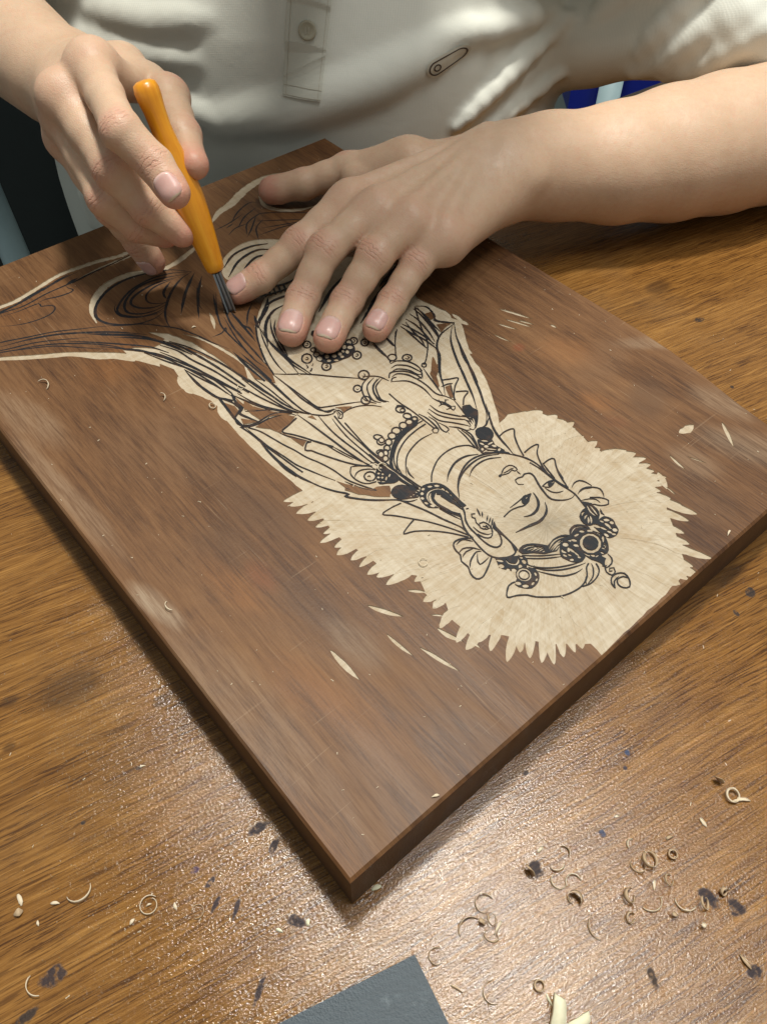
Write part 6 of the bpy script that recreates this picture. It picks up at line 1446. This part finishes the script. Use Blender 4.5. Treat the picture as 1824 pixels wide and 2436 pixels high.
SHV = [
 ('flake',(138.0,41.5,0.0),5.5,0.16,3.8,(0.9,0.3,0.6),1,'short broad shaving beside the long-tailed curl at right',GA),
 ('curl',(144.6,39.1,0.0),3.4,1.9,1.6,(0.25,0.1,0.4),0,'tightly rolled shaving with a long pale tail, far right',GA),
 ('chip',(148.0,37.1,0.0),7.5,1.5,0.12,(0,0,-0.1),0,'pale pointed tail splinter lying beside the far right curl',GA),
 ('chip',(131.5,29.3,0.0),4.2,1.7,0.1,(0,0,1.9),0,'small white leaf chip below the broad shaving at right',GA),
 ('chip',(99.0,31.1,0.0),2.2,1.2,0.1,(0,0,0.1),0,'tiny pale chip alone on the table near the block edge',GA),
 ('chip',(117.3,23.4,0.0),3.2,1.4,0.2,(0,0,0.2),1,'small tan chip just above the snail-like curl',GA),
 ('curl',(107.9,15.4,0.0),3.6,1.35,2.2,(0.35,-0.2,2.2),1,'thick dark-edged ring shaving, largest of the right cluster',GA),
 ('curl',(116.9,17.4,0.0),2.1,1.8,1.8,(0.2,0,0.3),1,'snail-like tight curl right of the thick ring',GA),
 ('curl',(103.6,13.3,0.0),3.4,0.7,1.3,(0.3,0.2,2.4),1,'half-ring shaving hugging the thick ring on its left',GA),
 ('curl',(102.7,20.9,0.0),2.4,0.45,1.4,(0.3,0,1.2),0,'short bent shaving above and left of the thick ring',GA),
 ('helix',(113.5,8.6,0.0),2.6,0.9,0.8,(0.6,0.3,0.9),1,'twisted ribbon shaving below the snail-like curl',GA),
 ('curl',(98.5,3.0,0.0),3.1,0.85,1.9,(0.6,0.2,1.2),1,'wide rolled shaving with a dark hollow, below the thick ring',GA),
 ('curl',(105.9,2.3,0.0),5,0.42,1.2,(0.15,0,3.8),0,'long thin bow-shaped shaving right of the rolled one',GA),
 ('helix',(97.3,-3.7,0.0),2.4,0.9,1,(0.7,0.2,0.5),1,'small corkscrew shaving under the rolled one',GA),
 ('chip',(108.5,7.0,0.0),4,1.2,0.1,(0,0,1.2),0,'thin straight sliver between the twisted ribbon and the bow',GA),
 ('curl',(118.5,2.0,0.0),4.6,0.42,1.2,(0.1,0.1,3),0,'thin arc shaving left of the ink blot at right',GA),
 ('helix',(124.1,0.9,0.0),2.7,1.1,1,(0.9,0,1.4),1,'loosely coiled shaving between the thin arc and the ink blot',GA),
 ('curl',(132.4,4.7,0.0),1.9,1,1.8,(0.8,0.3,0.2),1,'little hooked shaving right beside the ink blot',GA),
 ('flake',(112.3,-3.6,0.0),2.4,0.3,1.9,(1.4,0.3,0.5),1,'dull tan flake below the bow-shaped shaving',GA),
 ('flake',(122.2,-7.0,0.0),2.2,0.3,1.7,(1.4,0.2,0.9),0,'pale flake under the loosely coiled shaving',GA),
 ('curl',(87.0,-6.9,0.0),5.5,0.36,1.1,(0.1,0,2.2),1,'faint long bent sliver in the middle of the glare',GA),
 ('flake',(60.4,8.9,0.0),5.5,0.2,4,(0.9,0.4,0.2),1,'broad crumpled shaving beside a blue ink mark',GA),
 ('chip',(68.8,18.8,0.0),3.4,1.6,0.15,(0,0,0.6),0,'little flat chip above the blue ink mark',GA),
 ('curl',(74.1,14.3,0.0),3.6,0.4,1.5,(0.2,0.2,3.6),0,'pale crescent shaving right of the blue ink mark',GA),
 ('curl',(76.9,18.0,0.0),3,0.4,1.4,(0.2,0,5.6),1,'tan hook-shaped shaving above the pale crescent',GA),
 ('curl',(74.1,7.9,0.0),3.5,0.6,1.3,(0.15,0.1,2),0,'left half of the split ring shaving in the centre right',GA),
 ('curl',(79.1,7.6,0.0),3.6,0.55,1.1,(0.1,0.1,0.2),0,'right half of the split ring shaving in the centre right',GA),
 ('curl',(78.7,2.1,0.0),3.2,0.85,2.6,(0.6,0.2,5.2),1,'fat hollow shaving curl below the split ring',GA),
 ('curl',(46.5,0.3,-0.0),4.1,0.75,1.4,(0.15,0,0.5),1,'open ring shaving on top of the tangle in the middle',GA),
 ('helix',(48.7,-4.9,0.0),2.6,1.1,0.8,(0.7,0.2,1.3),1,'corkscrew strand in the middle of the tangle',GA),
 ('curl',(41.5,-8.7,0.0),5.6,0.4,1.5,(0.2,0,1),1,'long arching strand at the left of the tangle',GA),
 ('helix',(48.3,-10.3,0.0),3.2,0.8,0.8,(0.5,0.3,2.2),1,'looped strand at the bottom of the tangle',GA),
 ('chip',(51.0,-7.5,0.0),6,1.4,0.2,(0.2,0,0.9),0,'forked straight strand at the right of the tangle',GA),
 ('flake',(44.2,-5.7,0.0),2.6,0.3,1.8,(1.3,0.2,-0.3),1,'flat curled flake on the tangle',GA),
 ('curl',(29.2,-16.4,0.0),3.4,0.75,1,(0.1,0,1.2),1,'thin oval shaving right of the slate sheet corner',GA),
 ('curl',(47.8,-27.0,0.0),4.4,0.55,1.1,(0.1,0,1.6),1,'thin brown bracket-shaped shaving near the bottom edge',GA),
 ('curl',(63.1,-24.9,0.0),2.3,1.8,1.5,(0.2,0.1,0.4),1,'small double ring shaving above the ivory offcut',GA),
 ('chip',(35.4,-26.1,0.0),5.2,0.9,0.1,(0,0,-0.6),1,'thin reddish sliver right of the slate sheet',GA),
 ('chip',(134.6,-17.1,0.0),6,1.4,0.2,(0,0,2),1,'narrow brown strip at the far right of the glare',GA),
 ('stick',(67.2,-37.5,0.0),11,5.6,2.6,(0.15,-0.4,1.35),2,'large ivory offcut with a square end at the bottom edge of the table',GA),
 ('stick',(71.1,-37.5,0.0),9,4.2,2,(0.1,-0.1,0.45),2,'second ivory offcut lying across the bottom edge',GA),
 ('chip',(66.5,-28.9,0.0),5,0.9,0.1,(0,0,1.9),2,'thin ivory splinter touching the large ivory offcut',GA),
 ('curl',(-97.5,3.9,0.0),5.3,0.5,1.6,(0.25,0,3.7),0,'U-shaped pale shaving on the left of the table',GBk),
 ('chip',(-118.0,0.3,0.0),5,2.2,0.1,(0,0,-1.1),0,'pale leaf-shaped chip near the left edge',GBk),
 ('chip',(-105.0,-0.8,0.0),3.6,1.4,0.1,(0,0,-0.1),0,'small pale curved chip between the leaf chip and the U shape',GBk),
 ('curl',(-71.6,-1.1,0.0),4,1.05,1.2,(0.08,0.05,1),0,'nearly closed thin ring shaving on the left of the table',GBk),
 ('chip',(-71.8,-1.1,-0.0),2.4,0.8,0.3,(0,0,0.4),0,'scrap of shaving inside the thin ring',GBk),
 ('chip',(-62.2,-1.2,0.0),3,1.6,0.1,(0,0,1.9),0,'white triangular chip right of the thin ring',GBk),
 ('curl',(-54.4,-2.8,0.0),3,0.8,0.8,(0.1,0,4.4),1,'faint tan ring shaving right of the triangular chip',GBk),
 ('curl',(-103.6,-25.3,0.0),5,0.38,2.3,(0.25,0,2.6),0,'pale curved shaving over the black ink blot at lower left',GBk),
 ('chip',(-116.9,-4.0,0.0),3.6,3,0.3,(0.2,0.1,0.4),1,'dark rolled scrap below the pale leaf chip',GBk),
 ('chip',(-15.1,-6.1,0.0),2.6,1.9,0.1,(0,0,1.4),2,'white square chip right of the black ink dash',GBk),
 ('chip',(-25.1,-8.9,0.0),3,1.2,0.1,(0,0,-0.5),2,'white triangular chip below the black ink dash',GBk),
 ('chip',(8.5,5.1,0.0),4.2,2.2,0.1,(0,0,0.25),2,'white chip at the near corner of the block',GBk),
 ('chip',(-83.7,48.9,0.0),2.6,0.9,0.1,(0,0,0.2),0,'lone white sliver high on the left table',GBk),
 ('chip',(-76.5,-6.4,0.0),2.6,1.4,0.1,(0,0,0.9),0,'dull pale chip below the thin ring',GBk),
 ('chip',(-109.1,-7.0,0.0),2.2,1,0.1,(0,0,1.9),0,'small pale crumb under the curved chip at left',GBk),
 ('curl',(-164.8,235.8,28.3),4.6,0.48,1.5,(0.3,0.1,5.6),0,'hook-shaped white shaving on the left part of the block',GC),
 ('curl',(-102.6,227.6,28.3),3.2,0.42,1.4,(0.4,0.2,5.4),0,'small white crescent shaving near the pale drapery',GC),
 ('helix',(-76.0,221.6,28.3),2.2,1.1,1,(0.6,0.2,1),0,'small twisted ring shaving at the edge of the drapery',GC),
 ('curl',(-63.4,235.9,28.3),2,0.6,0.9,(0.3,0,2.2),0,'tiny curled shaving on the drapery bands',GC),
 ('curl',(9.3,181.6,28.3),3,0.6,1.2,(0.2,0,0.7),0,'bright shaving curl on the ear pendant of the drawn figure',GC),
 ('curl',(27.1,127.9,28.3),2.6,0.9,0.6,(0.1,0,0.7),0,'thin oval shaving loop on the carved halo',GC),
 ('curl',(-75.7,105.6,28.3),3.8,0.35,1.6,(0.3,0,2.6),0,'white bent shaving by the rubbed left edge of the block',GC),
 ('chip',(28.8,28.3,28.3),3.2,1.2,0.1,(0,0,0.2),0,'small white chip near the near corner of the block',GC),
 ('chip',(161.8,144.8,28.3),4,1.2,0.15,(0,0,0.9),0,'white splinter by the right edge of the block',GC),
 ('chip',(-94.6,283.8,28.3),2.6,1.1,0.2,(0,0,0.3),0,'tiny white crumb left of the gouge blade',GC),
]
for (kind,p,a,b,c_,rot,mat,label,grp) in SHV:
    if kind=='curl': put(curl(a,b,c_),p,rot,mat,label,'shaving',grp)
    elif kind=='helix': put(curl(a,b,c_,pitch=c_*1.25,taper=.4),p,rot,mat,label,'shaving',grp)
    elif kind=='flake': put(curl(a,b,c_,taper=.15,th=.3,n=8,spiral=.6),p,rot,mat,label,'chip',grp)
    elif kind=='stick': put(stick(a,b,c_),p,rot,mat,label,'chip',grp)
    else: put(chip(a,b,bend=c_),p,rot,mat,label,'chip',grp)
# fine sawdust nobody would count
def dust(name, spots, mat, label):
    vs, fs = [], []
    for (x,y,z,r) in spots:
        k = len(vs); a = random.uniform(0,6.28); L_ = r*random.uniform(1,2.2); c_,s_ = math.cos(a),math.sin(a)
        for (px,py,pz) in ((-L_,-r*.5,0),(L_,-r*.4,0),(L_*.8,r*.5,0),(-L_*.7,r*.4,0),(0,0,r*.8)): vs.append(((x+px*c_-py*s_)*MM,(y+px*s_+py*c_)*MM,(z+pz)*MM))
        fs += [(k,k+1,k+4),(k+1,k+2,k+4),(k+2,k+3,k+4),(k+3,k,k+4),(k+3,k+2,k+1,k)]
    return tag(obj(name,vs,fs,mat),label,None,None,'stuff')
sp = []
for i in range(230):
    q = bw(random.uniform(2,296),random.uniform(2,390)); sp.append((q[0],q[1],TOP+.1,random.choice((.16,.2,.22,.28,.4))))
dust('sawdust_on_block', sp, M_SH[0], 'tiny pale sawdust crumbs on the block')
sp = []
while len(sp) < 170:
    q = (random.uniform(-180,260),random.uniform(-60,330)); u,v = np.dot(q,BU),np.dot(q,BV)
    if not(-2<u<302 and -2<v<402) and (random.random()<.5 or q[1]<60): sp.append((q[0],q[1],.1,random.choice((.12,.15,.2,.25,.4))))
dust('sawdust_on_table', sp, M_SH[0], 'tiny pale sawdust crumbs on the table')

# ------------------------------------------------------------------ what shows past the bench
M_FLOOR = plain('grey_green_floor',(.060,.078,.072),.6,0,.2,6)
fl_ = obj('floor', [(-6,-4,-.725),(6,-4,-.725),(6,8,-.725),(-6,8,-.725)], [(0,1,2,3)], M_FLOOR); tag(fl_,kind='structure')
M_BLUE = plain('blue_plastic',(.008,.018,.24),.4); M_PALE_STEEL = plain('pale_steel_tube',(.34,.46,.48),.4)
crate = empty('blue_stool'); tag(crate,'saturated blue plastic stool seen between arm and torso','stool')
vs, fs = boxm(244,990,-177,411,1250,-71); obj('seat', vs, fs, M_BLUE, crate)
for x_, y_ in ((289,972),(401,1240),(250,1240)):
    vs, fs = lathe([(14,-725),(14,-61)],20); obj('leg', [(a_+x_*MM,b_+y_*MM,c_) for a_,b_,c_ in vs], fs, M_PALE_STEEL, crate, True)
M_DARK = plain('dark_green_panel',(.010,.016,.016),.7)
backing = empty('dark_backdrop'); tag(backing,'dark green-black cabinet added to darken the gap at far left','backdrop')  # dark box added to stand in for shaded floor past the block
vs, fs = boxm(-677,760,-720,-297,1150,342); obj('backdrop_box', vs, fs, M_DARK, backing)
vs, fs = boxm(-667,752,-640,-307,759,302); obj('backdrop_panel', vs, fs, M_DARK, backing)
tube = empty('steel_stool_leg'); tag(tube,'slanting blue-grey steel leg at the left edge beyond the block','leg frame')
a_, b_ = A(-367,640,-81), A(-322,560,-156); d_ = Vector(tuple(b_-a_)); vs, fs = lathe([(13,-60),(13,d_.length+500)],20)
o = obj('tube', vs, fs, M_PALE_STEEL, tube, True, tuple(a_*MM)); o.rotation_euler = d_.to_track_quat('Z','Y').to_euler()
